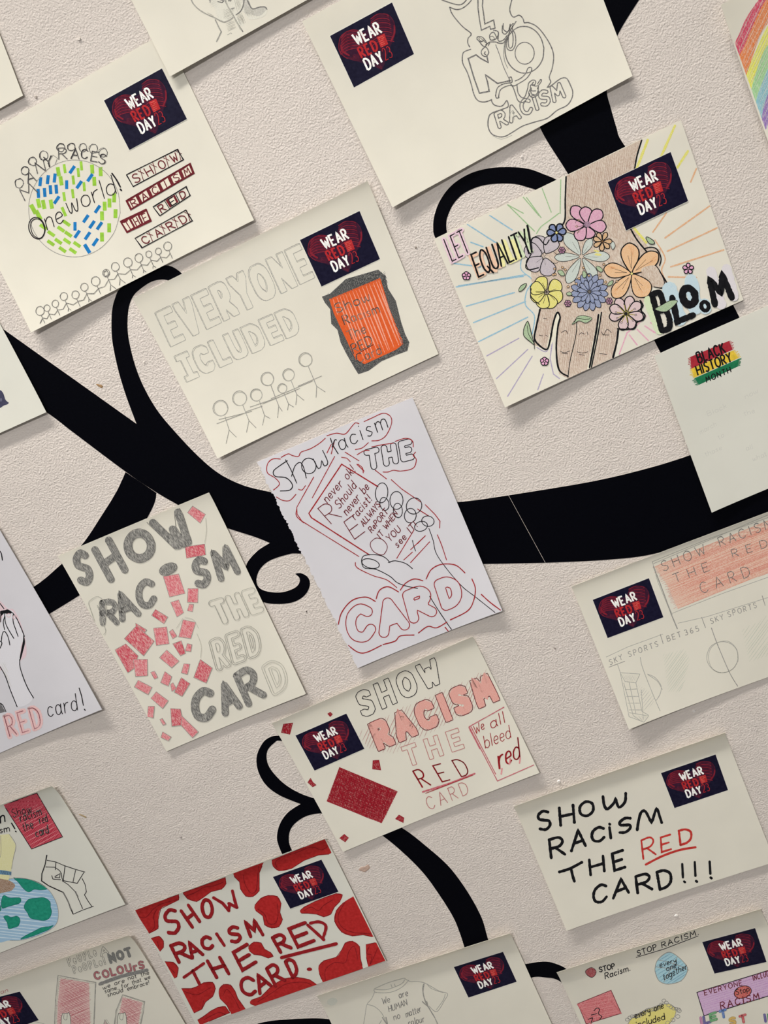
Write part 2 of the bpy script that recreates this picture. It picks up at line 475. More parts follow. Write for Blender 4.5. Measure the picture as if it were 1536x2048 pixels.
        hd = ink('heart_dark_red', (84,22,42)); hb = ink('heart_red', (122,28,44)); hv = ink('heart_maroon', (52,18,42))
        H = [(560,515),(450,500),(330,530),(230,600),(180,700),(170,800),(200,900),(280,970),(400,1010),(520,1040),(760,1120),(880,1170),(950,1060),(1060,810),(1130,700),(1185,590),(1200,480),(1180,370),(1120,270),(1020,225),(900,245),(800,310),(740,430),(650,520)]
        s.fill(H, hv, smooth=True)
        for i in range(13):
            f = i/12.0
            s.line([(190+40*f,900-270*f),(330,830-300*f),(500,800-270*f),(640,820-250*f)], 15, hd if i % 2 else hb)
            s.line([(760+10*f,760-440*f),(900,690-450*f),(1060,680-440*f),(1150-f*60,700-430*f)], 15, hd if i % 2 else hb)
            if i < 5: s.line([(230+60*i,940+12*i),(400,1000-20*i),(520,1000-20*i)], 11, hd)
        s.line([(210,760),(230,850),(330,920)], 34, hb); s.line([(1185,430),(1170,560),(1100,690)], 30, hb)
        s.line([(300,975),(190,880),(172,760),(230,600),(400,505),(540,512)], 12, hb)
        s.line([(760,400),(830,290),(950,235),(1080,240),(1170,340),(1200,470)], 10, hd)
        s.lines([(800,1090,880,1160),(850,1060,890,1165),(800,1130,900,1120)], 12, hd)
        s.k += 6; s.on('sticker_lettering')
        wh = ink('print_white', (225,222,216), k=.8); rd = ink('print_red', (172,40,44))
        s.fill([(845,622),(990,564),(1042,742),(905,802)], rd)
        s.lines([(870,640,900,630,960,605),(880,668,900,660),(930,652,985,628),(890,696,960,668),(903,728,975,700),(912,756,985,728),(925,785,950,775)], 7, ink('print_pink', (206,112,98)))
        s.text('WEAR', (492,752), (948,548), (-76,-172), wh, 36, 'butt', gap=.3, smooth=True)
        s.text('RED', (556,968), (862,828), (-66,-158), rd, 36, 'butt', gap=.42)
        s.text('DAY', (636,1168), (935,1030), (-66,-172), wh, 36, 'butt', gap=.3)
        s.text('23', (968,1015), (1106,955), (-58,-185), rd, 13, 'pen', gap=.24)
        del s.t; s.T = keep[0]
    def build(s):
        nu, nv = 60, 84 if not s.torn else 190
        A, B, Cc, D = s.C; V = []; rt = random.Random(3)
        ux = (B-A)/np.linalg.norm(B-A)
        tear = [rt.uniform(0,1)**3*(1 if rt.random() > .2 else -.7)+.25*math.sin(i*.23)+.15*math.sin(i*.61) for i in range(nv+1)]
        for k in (0, 1):
            for j in range(nv+1):
                for i in range(nu+1):
                    u, v = i/nu, j/nv
                    P = A*(1-u)*(1-v)+B*u*(1-v)+Cc*u*v+D*(1-u)*v
                    if s.torn and i == 0: P = P+ux*(.0009+s.torn*.001*tear[j])
                    V.append((P[0]-s.org[0], -(s.h(u,v)-k*.00028), P[1]-s.org[2]))
        N = (nu+1)*(nv+1); F = []
        for j in range(nv):
            for i in range(nu):
                a = j*(nu+1)+i; b = a+1; c = a+nu+2; d = a+nu+1
                F.append((a,d,c,b)); F.append((a+N,b+N,c+N,d+N))
        for i in range(nu):
            a, b = i, i+1; F.append((a,b,b+N,a+N)); a += nv*(nu+1); b = a+1; F.append((b,a,a+N,b+N))
        for j in range(nv):
            a, b = j*(nu+1), (j+1)*(nu+1); F.append((b,a,a+N,b+N)); a += nu; b += nu; F.append((a,b,b+N,a+N))
        o = link_mesh(s.name, V, F, [s.mat], loc=s.org)
        for p in o.data.polygons: p.use_smooth = True
        o.data.set_sharp_from_angle(angle=math.radians(40)) if hasattr(o.data, 'set_sharp_from_angle') else None
        props(o, s.label, s.cat, 'pupils drawings stuck on the wall')
        st = None
        for n, p in s.parts.items():
            par = o; p.name = n.split('#')[0]
            if n in ('heart_print', 'sticker_lettering') and st: par = st
            q = p.build(par)
            if n == 'sticker': st = q
        return o

# ------------------------------------------------------------------ the wall
def wall_material():
    m, nt, b = newmat('painted_plaster'); col = rgb(202,193,186)
    n = noise_tex(nt, 3.0, 3, .5)
    r = ramp(nt, n.outputs['Fac'], .3, .7, tuple(x*.965 for x in col[:3])+(1,), col)
    nt.links.new(r.outputs[0], b.inputs['Base Color']); b.inputs['Roughness'].default_value = .62; b.inputs['Specular IOR Level'].default_value = .3
    a = noise_tex(nt, 440, 2.2, .55); c = noise_tex(nt, 170, 2, .5); d = noise_tex(nt, 14, 2, .5)
    m1 = nt.nodes.new('ShaderNodeMath'); m1.operation = 'MULTIPLY_ADD'; m1.inputs[1].default_value = .45
    m2 = nt.nodes.new('ShaderNodeMath'); m2.operation = 'MULTIPLY_ADD'; m2.inputs[1].default_value = 1.2
    nt.links.new(c.outputs['Fac'], m1.inputs[0]); nt.links.new(a.outputs['Fac'], m1.inputs[2])
    nt.links.new(d.outputs['Fac'], m2.inputs[0]); nt.links.new(m1.outputs[0], m2.inputs[2])
    bump(nt, b, m2.outputs[0], .85, .0013)
    return m
def slab(name, x0, x1, y0, y1, z0, z1, m):
    V = [(x,y,z) for x in (x0,x1) for y in (y0,y1) for z in (z0,z1)]
    F = [(0,1,3,2),(4,6,7,5),(0,4,5,1),(2,3,7,6),(0,2,6,4),(1,5,7,3)]
    return props(link_mesh(name, V, F, [m]), kind='structure')
wall = slab('wall_back', -2.4, 2.4, 0, .12, 0, 2.9, wall_material())
mf, ntf, bf = newmat('grey_vinyl_floor'); nf = noise_tex(ntf, 40, 4); rf = ramp(ntf, nf.outputs['Fac'], .3, .7, rgb(120,118,114), rgb(150,148,142)); ntf.links.new(rf.outputs[0], bf.inputs['Base Color'])
slab('floor', -2.4, 2.4, -4.0, .12, -.1, 0, mf)
mc, ntc, bc = newmat('white_ceiling'); nc = noise_tex(ntc, 60, 3); rc = ramp(ntc, nc.outputs['Fac'], .3, .7, rgb(205,204,200), rgb(212,211,207)); ntc.links.new(rc.outputs[0], bc.inputs['Base Color'])
slab('ceiling', -2.4, 2.4, -4.0, .12, 2.9, 3.0, mc)

# chips and nibs in the paint: shallow solid flakes on the wall
def flake(name, pts, c, t=.0004, label=None):
    pts = corners_smooth(pts, True, 2) if len(pts) > 4 else pts
    P = plane_xy(pts, 0.0); c0 = P.mean(0); n = len(P)
    V = [(p[0], -.00002, p[1]) for p in P]+[(c0[0]+(p[0]-c0[0])*.75, -t, c0[1]+(p[1]-c0[1])*.75) for p in P]
    F = [tuple(range(n, 2*n))]+[(i, (i+1)%n, n+(i+1)%n, n+i) for i in range(n)]
    o = link_mesh(name, V, F, [ink('flake_%d_%d_%d' % c, c)], parent=wall)
    if label: o['label'] = label
def blob(cx, cy, r, ry=None, n=7):
    return [(cx+r*math.cos(a)*random.uniform(.75,1.2), cy+(ry or r)*math.sin(a)*random.uniform(.75,1.2)) for a in np.linspace(0, 2*PI, n+1)[:-1]]
flake('paint_nib', blob(158,78,5,3.5), (214,206,198), .0016)
flake('paint_nib', blob(72,194,3), (170,160,152), .001)
flake('paint_chip', [(192,768),(197,773),(204,776),(206,772),(200,769)], (150,120,86), .0005, 'brown speck')
flake('paint_chip', [(717,1740),(722,1734),(729,1733),(736,1729),(740,1735),(735,1741),(729,1744),(722,1742)], (176,152,138), .0004, 'flaked patch of bare plaster')
flake('paint_chip', [(157,1629),(163,1631),(172,1636),(173,1634),(163,1629)], (150,130,96), .0005)
flake('paint_nib', blob(362,1675,2.5), (150,142,138), .0008); flake('paint_nib', blob(613,1223,1.6), (96,88,84), .0006)
flake('paint_nib', blob(1118,1563,4,3), (214,208,202), .0014); flake('paint_nib', blob(1044,313,2.6), (212,205,200), .0012)
flake('paint_nib', blob(1110,1297,2.4,1.6), (130,120,114), .0006); flake('paint_nib', blob(1352,1831,4,2.4), (210,204,198), .0012)
flake('paint_nib', blob(832,495,2,2.6), (130,120,110), .0006); flake('paint_nib', blob(181,1443,2), (215,208,200), .0012)
flake('paint_nib', blob(288,724,2), (212,204,196), .001); flake('paint_nib', blob(1388,1422,4,2.4), (206,200,196), .0014)

# ------------------------------------------------------------------ black vinyl decals (pieces of one big tree silhouette)
mv, ntv, bv = newmat('black_vinyl')
nv_ = noise_tex(ntv, 500, 2); rv = ramp(ntv, nv_.outputs['Fac'], .3, .8, (.0010,.0011,.0024,1), (.0020,.0022,.0042,1))
ntv.links.new(rv.outputs[0], bv.inputs['Base Color']); bv.inputs['Roughness'].default_value = .5; bv.inputs['Specular IOR Level'].default_value = .03
me_, nte, be = newmat('vinyl_edge_highlight'); ne = noise_tex(nte, 300, 2); re_ = ramp(nte, ne.outputs['Fac'], .3, .7, rgb(190,184,176), rgb(222,216,206)); nte.links.new(re_.outputs[0], be.inputs['Base Color'])  # cut edge of the black film, its thin highlight put into a pale colour
def decal(label, pts, t=.00022):
    q = corners_smooth(pts, True, 6); P = plane_xy(q, t); c0 = P.mean(0); n = len(P)
    v, f = tess(q)
    P = plane_xy(v, t); n = len(P)
    V = [(p[0]-c0[0], -t, p[1]-c0[1]) for p in P]+[(p[0]-c0[0], -.00001, p[1]-c0[1]) for p in P]
    F = [tuple(x) for x in f]+[(i, (i+1)%n, n+(i+1)%n, n+i) for i in range(n)]
    o = link_mesh('wall_decal', V, F, [mv, me_], [0]*len(f)+[1]*n, loc=(c0[0], 0, c0[1]))
    return props(o, label, 'wall decal', 'black vinyl tree silhouette pieces')
_d = lambda *a: list(zip(a[::2], a[1::2]))
decal('large black vinyl branch with forked curl, from the left edge to the centre',
  _d(-40,625,-40,625, 7,658.5,171,775,272.7,847.4,272.7,847.4, 251.5,790,237,742,226,691,223,658.5,224,622,230,596.5,240.6,576.5,277,552,318,534,339,531.6,359,542.6,375,560,375,560,
     345,562,324.5,559,302.6,563.7,280.7,578,266,593,257,618,255,658,260.7,695,271.6,735,288,775,313.5,819,346,859,394,910,437.5,946.5,485,970,536,983,620,1000,760,1012,913,1004.4,1016.7,990.7,1016.7,990.7,
     1090.4,1125.7,1090.4,1125.7,967.6,1128,800,1130,680,1116,599,1107.3,573,1109.8,538.6,1121.8,519.6,1139,512.7,1159.8,518,1175,535,1183,562.7,1184.6,587,1177,598,1167,599,1156,590.3,1147.7,590.3,1147.7,600.7,1146,614.5,1153,620,1166.7,614.5,1184,600.7,1197.7,580,1206,552.4,1208,528,1204.6,500,1190,488,1160,492,1132.5,499.5,1118,517.7,1099.6,539.6,1086,539.6,1086,
     510,1074,454,1056,400,1035,353.6,1008.5,312.8,984.8,251.5,943.6,146,864.5,93,824.4,-40,735,-40,735))
decal('long black vinyl bar right of a thin seam, behind the black history month sheet',
  _d(1017.3,990.6,1017.3,990.6,1179,963.8,1290,938,1381.8,909.6,1480,870,1640,800,1640,800,1680,900,1680,900,1560,1010,1440,1066,1311.4,1106.9,1213,1119.7,1091.1,1125.65,1091.1,1125.65))
decal('tapering black vinyl leg below the forked branch, beside the praying hands',
  _d(251.1,944.1,251.1,944.1,312.5,985.5,312.5,985.5,310,1003,296,1033,260,1095,210,1155,158.6,1190.8,100,1227,20,1275,20,1275,-20,1225,-20,1225,69,1172.5,118,1132.5,164,1089,204,1030,233,983))
decal('hooked black vinyl curl above the flower drawing',
  _d(892,506,869.8,474,866.4,455,868.8,430.8,880.6,400,904,370,938,348,975.4,337,1016,334,1056.7,337.7,1090.5,349.6,1116,361,1170,395,1170,395,1150,440,1150,440,1110,398,1072,380,1056.7,375,1029.6,368,992.3,367.5,958.5,373,928,386.8,907.7,407,895.9,430.8,892.5,448,896,470,915,500,915,500))
decal('wide black vinyl trunk running down behind the flower drawing at the upper right',
  _d(1150,-60,1150,-60,1320,-60,1320,-60,1278,0,1236.3,68,1216,120,1213.4,180.3,1221,214,1232.7,254.8,1243,282,1290,345,1380,460,1471.5,620,1500,690,1560,800,1560,800,1400,900,1400,900,1340,740,1309,682,1220,490,1136,348,1078.7,252,1062,170,1090,60), .00034)
decal('black vinyl double loop and long tail behind the red rectangle drawing',
  _d(600,1478,600,1478,557.5,1471,534.7,1477,521,1493,513,1515.8,516.5,1543,532.4,1570.5,559.8,1591,600.8,1608,600.8,1608,575.7,1625,559.8,1648,553.8,1675,559.8,1698,575,1730,575,1730,600,1730,600,1730,584.8,1702,578,1684,580,1661.7,594,1643.4,621,1629.7,660,1628,720,1645,767,1673,808,1707,844.6,1743.7,872,1780,904,1830,919.8,1866.7,935,1915,935,1915,990,1915,990,1915,976,1878,963,1835,935.8,1784.7,899,1734.6,853.7,1693.5,806,1657,740,1622,680,1608,616.7,1593,575.7,1572.8,548.4,1547.7,534.7,1525,534.7,1502,548.4,1486,561,1481.6,600,1498,600,1498))
decal('short black vinyl arc between the shirt drawing and the stop racism sheet',
  _d(990,1950,1020,1937,1047,1929,1087,1923,1113,1928,1138,1942,1180,1985,1180,1985,1150,1990,1150,1990,1118,1961.5,1090,1955,1060,1956,1000,1980,1000,1980))
decal('sliver of black vinyl below the red blob drawing at the bottom edge',
  _d(480,2062,520,2046,570,2039,655,2038,720,2060,720,2060,700,2110,700,2110,480,2110,480,2110))
# ------------------------------------------------------------------ papers
cream = paper_mat('cream_cartridge_paper', (231,227,215)); white = paper_mat('white_copier_paper', (221,219,225))
cool = paper_mat('off_white_paper', (225,224,215)); WP = rgb(221,219,225)
P_ = pencil('pencil_grey', (112,110,104), .25, .65); PD = pencil('pencil_dark', (66,64,66), .22, .6); PF = pencil('pencil_faint', (178,176,164), .3, .6)
PL = pencil('pencil_light', (150,148,138), .3, .6); PX = pencil('pencil_shading', (92,91,90), .22, .62, None, .5, .22)
BK = ink('black_pen', (34,30,34)); BM = ink('black_marker', (16,16,20)); RP = ink('red_pen', (150,28,34)); RD = ink('dark_red_pen', (104,32,40))
RC = pencil('red_crayon', (146,20,36), .02, .5, None, .4, .3); PK = pencil('pink_crayon', (206,104,116), .2, .66, None, .9, .3)
PKD = pencil('rose_crayon', (190,66,84), .25, .6, None, .9, .3); SM = pencil('smudge', (205,202,188), .35, .7)
CARDS = []
_f = lambda a: list(zip(a[::2], a[1::2]))

# --- blank corner, top left
c = Card('blank cream sheet, only its lower right corner showing at the top left', [(-590,75),(-104,-197),(46,191),(-424,455)], cream, 1.0, dict(br=2)); CARDS.append(c)

# --- sheet with dark blot, left edge
c = Card('sheet with a dark painted blot at the left edge, over the black branch', [(-565,690),(-96,471),(92.7,824.4),(-365,1030)], cool, 1.0, dict(bottom=2.5,br=1)); CARDS.append(c)
c.use(7.877,0,620); c.on('painted_blot')
c.fill(_f([-60,1240,0,1262,30,1280,60,1330,80,1400,110,1440,140,1462,110,1490,60,1505,0,1545,-60,1560]), ink('slate_paint', (62,62,84)), smooth=True)
c.fill(_f([0,1400,20,1385,35,1405,25,1440,5,1440]), ink('slate_light', (92,92,112)), smooth=True)

# --- one world
c = Card('drawing of a speckled globe reading One world with a row of stick figures', [(-121,318),(329,65),(508,440),(62,665)], cream, .9, dict(bl=6,bottom=1.5,tl=2,br=2)); CARDS.append(c)
c.use(3,0,250); c.on('globe_drawing')
gr = ink('green_marker', (142,188,62)); bl = ink('blue_marker', (22,112,176))
for x, y in _f([350,280,388,262,488,245,366,335,470,285,440,330,553,265,604,280,505,370,566,338,437,412,385,430,308,475,262,477,232,470,200,505,230,540,383,520,400,590,366,625,307,652,410,655,350,698,305,708,402,697,462,717,375,748,437,755,685,437,657,468,628,487,612,545,693,532,655,617,612,672,260,612]):
    left = (x-450)/280; low = y > 580 and x < 500
    dx, dy = (20,14) if low else (3-left*4+(8 if x < 420 and y > 480 else 0), 27)
    c.dash(x, y, dx, dy, .42 if low else (.30 if abs(left) < .3 else .42), gr)
for n, (x, y) in enumerate(_f([242,340,287,328,328,318,230,410,268,405,303,388,338,385,340,450,433,268,400,358,475,358,540,316,585,505,515,562,450,608,463,655,525,665,552,597,597,605,572,703,523,742])):
    dx, dy = (-3 if n < 3 else 2, 27) if n < 7 else ((-15,22) if n not in (9,14,20) else (0,26))
    if n == 20: dx = 16
    c.dash(x, y, dx, dy, .36, bl)
c.ell(448,500,275,291,4,P_, .1, jit=.004)
for x, y, r in ((115,350,26),(150,275,24),(195,218,24),(262,182,26),(365,135,24),(428,132,22),(497,135,24),(560,142,26),(618,165,26)):
    c.ell(x,y,r,r*1.05,5 if x < 450 else 3.5,BK if x < 450 else PD,jit=.08); c.ell(x+2,y+2,r*.9,r,3.5,PD,jit=.12)
c.on('lettering')
for ch, x, y, ux, uy, k in (('M',150,455,-42,-60,90),('A',170,352,-22,-62,52),('N',225,290,-15,-62,52),('Y',275,255,-12,-62,45),('R',352,205,-2,-66,50),('A',425,200,4,-60,48),('C',485,200,6,-56,40),('E',545,215,10,-58,40),('S',590,228,12,-58,40)):
    ln = math.hypot(ux,uy); rx, ry = -uy/ln*k, ux/ln*k
    c.text(ch, (x,y), (x+rx,y+ry), (ux,uy), BK, 6.5, jit=.02); c.text(ch, (x+3,y+3), (x+3+rx,y+2+ry), (ux,uy), PD, 4, jit=.03)

c.line([(285,232),(318,180),(345,200),(330,235)], 3, PD, False)
c.ell(222,618,48,66,6,BK,-.25,jit=.02); c.ell(226,620,40,60,5,BK,-.25,jit=.03)
c.text('ne', (285,628), (385,580), (-30,-108), BK, 5.5); c.text('world', (415,535), (700,408), (-32,-108), BK, 5.5, gap=.2)
c.line([(672,290),(700,330),(722,372)], 9, BK); c.line([(722,385),(728,392)], 10, BK)
for q, fl, tx, hx in (([758,300,1065,145,1100,210,800,370],0,'SHOW',1),([755,455,1140,230,1165,290,785,510],1,'RACISM',0),([722,580,880,508,905,575,765,645],1,'THE',0),([918,490,1118,368,1140,425,958,545],0,'RED',0),([810,680,1115,510,1155,575,855,735],0,'CARD',1)):
    q = _f(q); n = len(tx)
    if fl: c.fill(q, RD)
    def L(u, v, q=q): return tuple((q[0][k]*(1-u)+q[1][k]*u)*(1-v)+(q[3][k]*(1-u)+q[2][k]*u)*v for k in (0,1))
    for k in range(n):
        a, b = (k+.08)/n, (k+.92)/n
        if fl: c.fill([L(a+.01,.2),L(b-.01,.12),L(b-.01,.84),L(a+.01,.88)], pencil('paper_gap', (214,206,190), .2, .4))
        elif tx == 'RED' and k == 1: c.fill([L(a,.1),L(b,.1),L(b,.9),L(a,.9)], RD); c.fill([L(a+.06,.22),L(b-.06,.22),L(b-.06,.8),L(a+.06,.8)], MATS['paper_gap'])
        if k and not hx: c.line([L(k/n,0),L(k/n,1)], 5, BK if not fl else RD, False)
        if hx:
            c.line([L(b+.03,.05),L(b-.02,.95)], 4, RD); c.line([L(b-.02,.1),L(b+.05,.5)], 4, RD)
        g = L(a+.2/n,.86); e = L(b-.2/n,.86); t = L(a+.2/n,.2)
        c.text(tx[k], g, e, (t[0]-g[0], t[1]-g[1]), RD if not (tx == 'RED' and k == 1) else BK, 6.5, jit=.03)
    for j in (0, 4): c.line([(x+random.uniform(-j,j),y+random.uniform(-j,j)) for x, y in q], 5, BK if not fl else RD, False, True)
c.on('stick_figures')
figs = [(240,1115,25),(282,1098,18),(332,1072,20),(383,1028,22),(453,1018,22),(506,972,22),(574,937,26),(637,888,21),(692,850,24),(767,824,26),(833,797,24),(893,775,18),(950,757,18),(1006,727,24)]
for n, (x, y, r) in enumerate(figs):
    c.ell(x,y,r,r*1.08,3.6,PD,jit=.03)
    sx, sy = x+r*.35, y+r+3; hx, hy = sx+20, sy+46; mx, my = sx+8, sy+14
    c.line([(sx,sy),(hx,hy)],3.8,PD); c.line([(hx-4,hy+38),(hx,hy),(hx+32,hy+24)],3.8,PD,False)
    if n < 13:
        x2, y2, r2 = figs[n+1]; tx, ty = x2+r2*.35+8, y2+r2+17; c.line([(mx,my),((mx+tx)/2+6,(my+ty)/2+16),(tx,ty)],3.4,PD,False)
    if n == 0: c.line([(mx,my),(mx-16,my+32)],5,PD)
c.on('lettering'); c.ell(637,890,12,16,4,PD,jit=.2)
c.sticker([(208,201),(324,137),(374,238),(259,300)])

# --- portrait, top
c = Card('sheet with a pencil drawing of a chin and neck, overlapping the One world drawing', [(100,-319),(445,-511),(694,-45),(340,153)], cream, 3.0, dict(bl=1.5,bottom=1,left=1)); CARDS.append(c)
c.use(5.908,380,0); c.on('pencil_portrait')
c.fill(_f([230,-40,640,-40,700,20,740,100,900,85,880,190,700,230,640,140,545,175,620,260,640,300,590,300,510,210,390,262,330,230,300,110]), pencil('pencil_wash', (196,194,182), .3,.75), smooth=True)
c.fill(_f([620,-20,700,10,740,100,890,80,905,110,820,190,720,170,650,160,630,60]), pencil('pencil_wash_mid', (166,164,158), .3,.7), smooth=True)
c.lines([(-120,-260,-60,-150,0,-40,30,30,90,100,180,160,300,215,400,262,480,230,520,195)],15,P_,True); c.lines([(10,-30,60,70,130,130,230,190,390,250)],5,PL,True)
c.lines([(250,-330,330,-170,400,-30,450,80,520,200,570,290,625,375),(600,-260,640,-130,640,-30,630,60,600,130,545,175),(640,-120,670,-20,700,50,740,105,820,85,885,82,908,110)],14,PD,True)
c.lines([(300,235,345,330,370,375)],15,P_,True); c.lines([(368,380,340,440,315,490)],17,P_,True)
c.lines([(410,-30,455,90,520,210,600,350)],14,PL,True)
c.lines([(330,20,380,30,400,10),(340,-10,390,5),(450,-20,480,15),(235,-30,238,25)],12,PD)
c.fill(_f([440,-30,500,-30,490,10,455,20]), PX); c.fill(_f([480,100,525,88,520,105,490,115]), PX, True)
c.hatch(_f([390,110,520,90,510,230,400,220]), -.45, 15, 6, PL); c.hatch(_f([420,260,520,230,545,330,450,370]), -.4, 16, 7, PL)
c.hatch(_f([545,170,610,150,660,270,590,300]), 1.15, 12, 7, P_); c.hatch(_f([200,140,290,190,280,200,200,170]), .5, 9, 4, PL)
c.hatch(_f([640,40,740,110,890,95,860,170,700,200,650,170]), 1.2, 11, 7, PL); c.hatch(_f([520,-20,620,-20,600,110,560,140]), 1.3, 14, 6, PL); c.hatch(_f([200,-20,320,-20,330,80,250,90]), -.6, 22, 4, PF)
c.line([(440,412),(465,400),(480,388),(495,402)],7,PL)

# --- say no to racism
c = Card('drawing with outlined lettering Say No to Racism in pencil, at the top', [(604,43),(1117,-243),(1265,152),(785,415)], cream, 1.6, dict(bl=3,bottom=1,tl=3,left=1,br=4)); CARDS.append(c)
c.use(5.12,870,0); c.on('lettering')
c.lines([(70,0,250,50,330,-10),(150,75,220,98,280,85,340,40,380,-10),(150,75,180,150,280,270,370,345,340,390,335,440,355,480),(365,505,300,530,282,565,285,650,330,740,370,860,400,970,440,1030,500,1045,560,1030,580,1020),
 (575,1020,600,1070,660,1090,700,1075,735,1030,750,1090,700,1115,580,1160,548,1210,545,1300,580,1370,650,1400,720,1395,800,1350,900,1290,1020,1250,1150,1210,1250,1130,1350,1080,1400,1010,1410,940,1390,880,1350,805,1300,800,1250,830,1200,870,1150,895,1185,840,1170,790,1200,700,1215,580,1190,480,1120,360,1040,270,950,230,915,235,900,190,860,155,800,175,765,100,790,-10)], 12, PD, True)
c.lines([(440,-10,440,80,455,200,475,310,560,270,570,300,615,290,600,205,510,245,500,160,485,60,490,-10)],13,PD)
c.lines([(455,955,400,800,340,600,420,562,470,600,545,640,530,570)],15,PD); c.lines([(455,955,555,935,540,850,515,765,640,855,770,825)],15,PD); c.lines([(620,455,660,560,700,680,755,800)],8,PD,True)
c.ell(915,510,200,238,12,PD,-.08,jit=.01); c.ell(918,545,98,112,10,PD)
c.lines([(720,400,703,520,712,620,745,700)],8,P_,True)
c.lines([(500,410,470,430,430,400,440,375,490,385,530,450,500,490,475,520,480,560,520,580,550,540,530,490,490,470,450,420),(520,460,560,430,545,470),(570,430,620,430,650,440),(640,400,600,330,560,360,570,410,620,400,650,350,640,320,600,310),(650,350,650,420,700,410,740,360),(640,440,700,440,740,380),(690,260,690,330,720,350,760,300,770,250),(700,240,700,300,740,330),(770,250,760,330,735,430,740,500,790,515,825,450,820,350,790,290,830,220),(800,260,760,340,750,420,760,490,790,480,800,400,790,330,760,290,800,240),(515,530,505,550,520,560)],11,PD,True)
c.lines([(500,405,480,425,450,400,460,385,520,440),(560,380,590,370,610,400,580,410)],7,PD,True)
c.lines([(620,980,640,900,700,860,760,850,790,840,780,790,760,800,770,850,800,880,850,860,940,800,990,720,980,690,950,700,930,750,880,800,820,830),(650,1000,670,920,740,880,790,880,820,950,850,1030,900,1050,950,1000,970,960),(620,980,630,1005,655,1000),(840,870,850,950,890,1000,920,990,950,900,960,850,1000,820,1030,830,1020,870,980,870,980,940,1010,980,1050,950,1060,880),(1010,840,990,870,1050,880,1090,830,1080,815,1050,860),(970,920,960,960,1000,1000,1060,960,1050,900),(985,900,990,930,1030,930)],11,PD,True)
c.text('RACISM', (660,1300), (1320,985), (-40,-130), PD, 11, 'bubble', 17, gap=.36, jit=.02)
c.lines([(760,1180,800,1130,810,1230),(590,1390,680,1425,790,1385)],5,PL,True)
c.use(2.194,590,0); c.ellfill(225,690,60,40,SM,.5) if 0 else None
c.sticker([(660,72),(784,5),(828,108),(708,175)])

# --- rainbow
c = Card('cream sheet with a crayon rainbow, cut off by the right edge at the top', [(1441.8,10),(1880,-265),(2030,90),(1576,388)], cream, 2.0, dict(bl=5,left=2,tl=7)); CARDS.append(c)
c.use(6.824,1400,0); c.on('rainbow_drawing')
RB = [('rainbow_red',(198,62,94),[1000,-260,800,0,640,230,540,450,465,640,530,800,600,640,700,400,900,0,1100,-200]),
 ('rainbow_orange',(218,122,60),[1060,-160,880,30,700,400,600,640,530,810,620,1070,700,830,800,540,930,300,1100,60,1200,-20]),
 ('rainbow_yellow',(216,214,90),[1200,0,940,330,820,560,700,840,630,1040,640,1130,700,1260,760,1000,830,790,940,590,1200,300]),
 ('rainbow_green',(150,196,140),[1200,300,940,590,820,830,740,1070,700,1260,770,1400,850,1130,960,900,1200,600]),
 ('rainbow_blue',(130,178,190),[1200,560,960,880,850,1130,765,1400,850,1620,920,1330,1000,1150,1200,900]),
 ('rainbow_violet',(138,108,170),[1200,860,1000,1140,910,1330,845,1600,895,1770,1000,1500,1200,1300])]
for n, cc, q in RB:
    q = _f(q); c.fill(q, pencil(n, cc, .18, .55, None, 1.1, .25), smooth=True)
    c.hatch(q, -1.12, 26, 12, pencil(n+'_dark', tuple(int(x*.86) for x in cc), .25,.6)); c.hatch(q, -1.12, 60, 6, MATS['pencil_faint'])

# --- let equality bloom
c = Card('coloured drawing of a hand holding flowers, lettered Let Equality Bloom', [(868,478),(1362,240),(1487,600),(1010,815)], cream, 1.0, dict(left=2,bl=3.5,bottom=1,tr=1.5)); CARDS.append(c)
c.use(2.239,850,230); c.on('rays')
ray = lambda n, cc: pencil('ray_'+n, cc, .25, .6)
bl_, gn_, yl_, og_, pu_, pk_ = ray('blue',(112,164,190)), ray('green',(128,170,112)), ray('yellow',(206,200,72)), ray('orange',(204,150,104)), ray('purple',(146,134,170)), ray('pink',(204,140,166))
c.lines([(190,490,330,580),(290,450,390,515),(140,770,450,715),(150,765,440,722),(172,860,400,795),(205,935,450,835),(240,1015,460,905),(130,665,250,680),(205,570,260,590)],6,bl_)
c.lines([(370,402,490,520),(440,368,510,450),(455,370,520,460),(525,330,565,435),(608,290,605,440),(370,402,440,440)],5,gn_)
c.lines([(1008,85,940,260),(1125,35,1055,190),(1185,150,1130,235),(930,500,990,570)],11,yl_)
c.lines([(1215,240,1190,300),(1080,440,1020,525),(1285,400,1075,550),(1320,500,1085,610),(1350,600,1100,680),(1090,725,1215,728)],7,og_)
c.lines([(265,1085,420,1000),(310,1190,460,1050),(370,1260,480,1080),(500,1245,530,1160),(575,980,560,1090,575,1160,615,1190)],5,pu_)
c.lines([(870,1070,905,975,950,940,990,900),(915,985,950,1030),(950,960,1000,1010),(985,945,1030,975),(1010,930,1040,950)],6,pk_)
c.line([(478,560),(440,620),(430,690),(480,740),(455,790),(450,850),(490,900),(480,980)],5,bl_); c.line([(600,440),(560,470),(520,500),(500,530)],5,gn_)
c.line([(1030,560),(1075,640),(1060,700),(1100,780)],6,og_)
c.line([(500,1040),(540,1060),(560,1030),(575,980)],4,pu_)
c.on('arm_and_hand')
SK = pencil('skin_crayon', (176,152,134), .28, .72, None, 1.35, .3); SKD = pencil('skin_crayon_dark', (150,118,102), .3, .62)
arm = [(630,265),(975,100),(935,240),(900,460),(940,520),(1000,590),(1055,600),(1050,690),(1085,760),(1020,770),(985,810),(960,930),(870,965),(845,1085),(640,1180),(600,1160),(585,1080),(598,960),(560,1030),(540,1050),(490,1030),(500,960),(515,870),(480,800),(475,700),(480,600),(560,560),(625,470)]
c.fill(arm, SK)
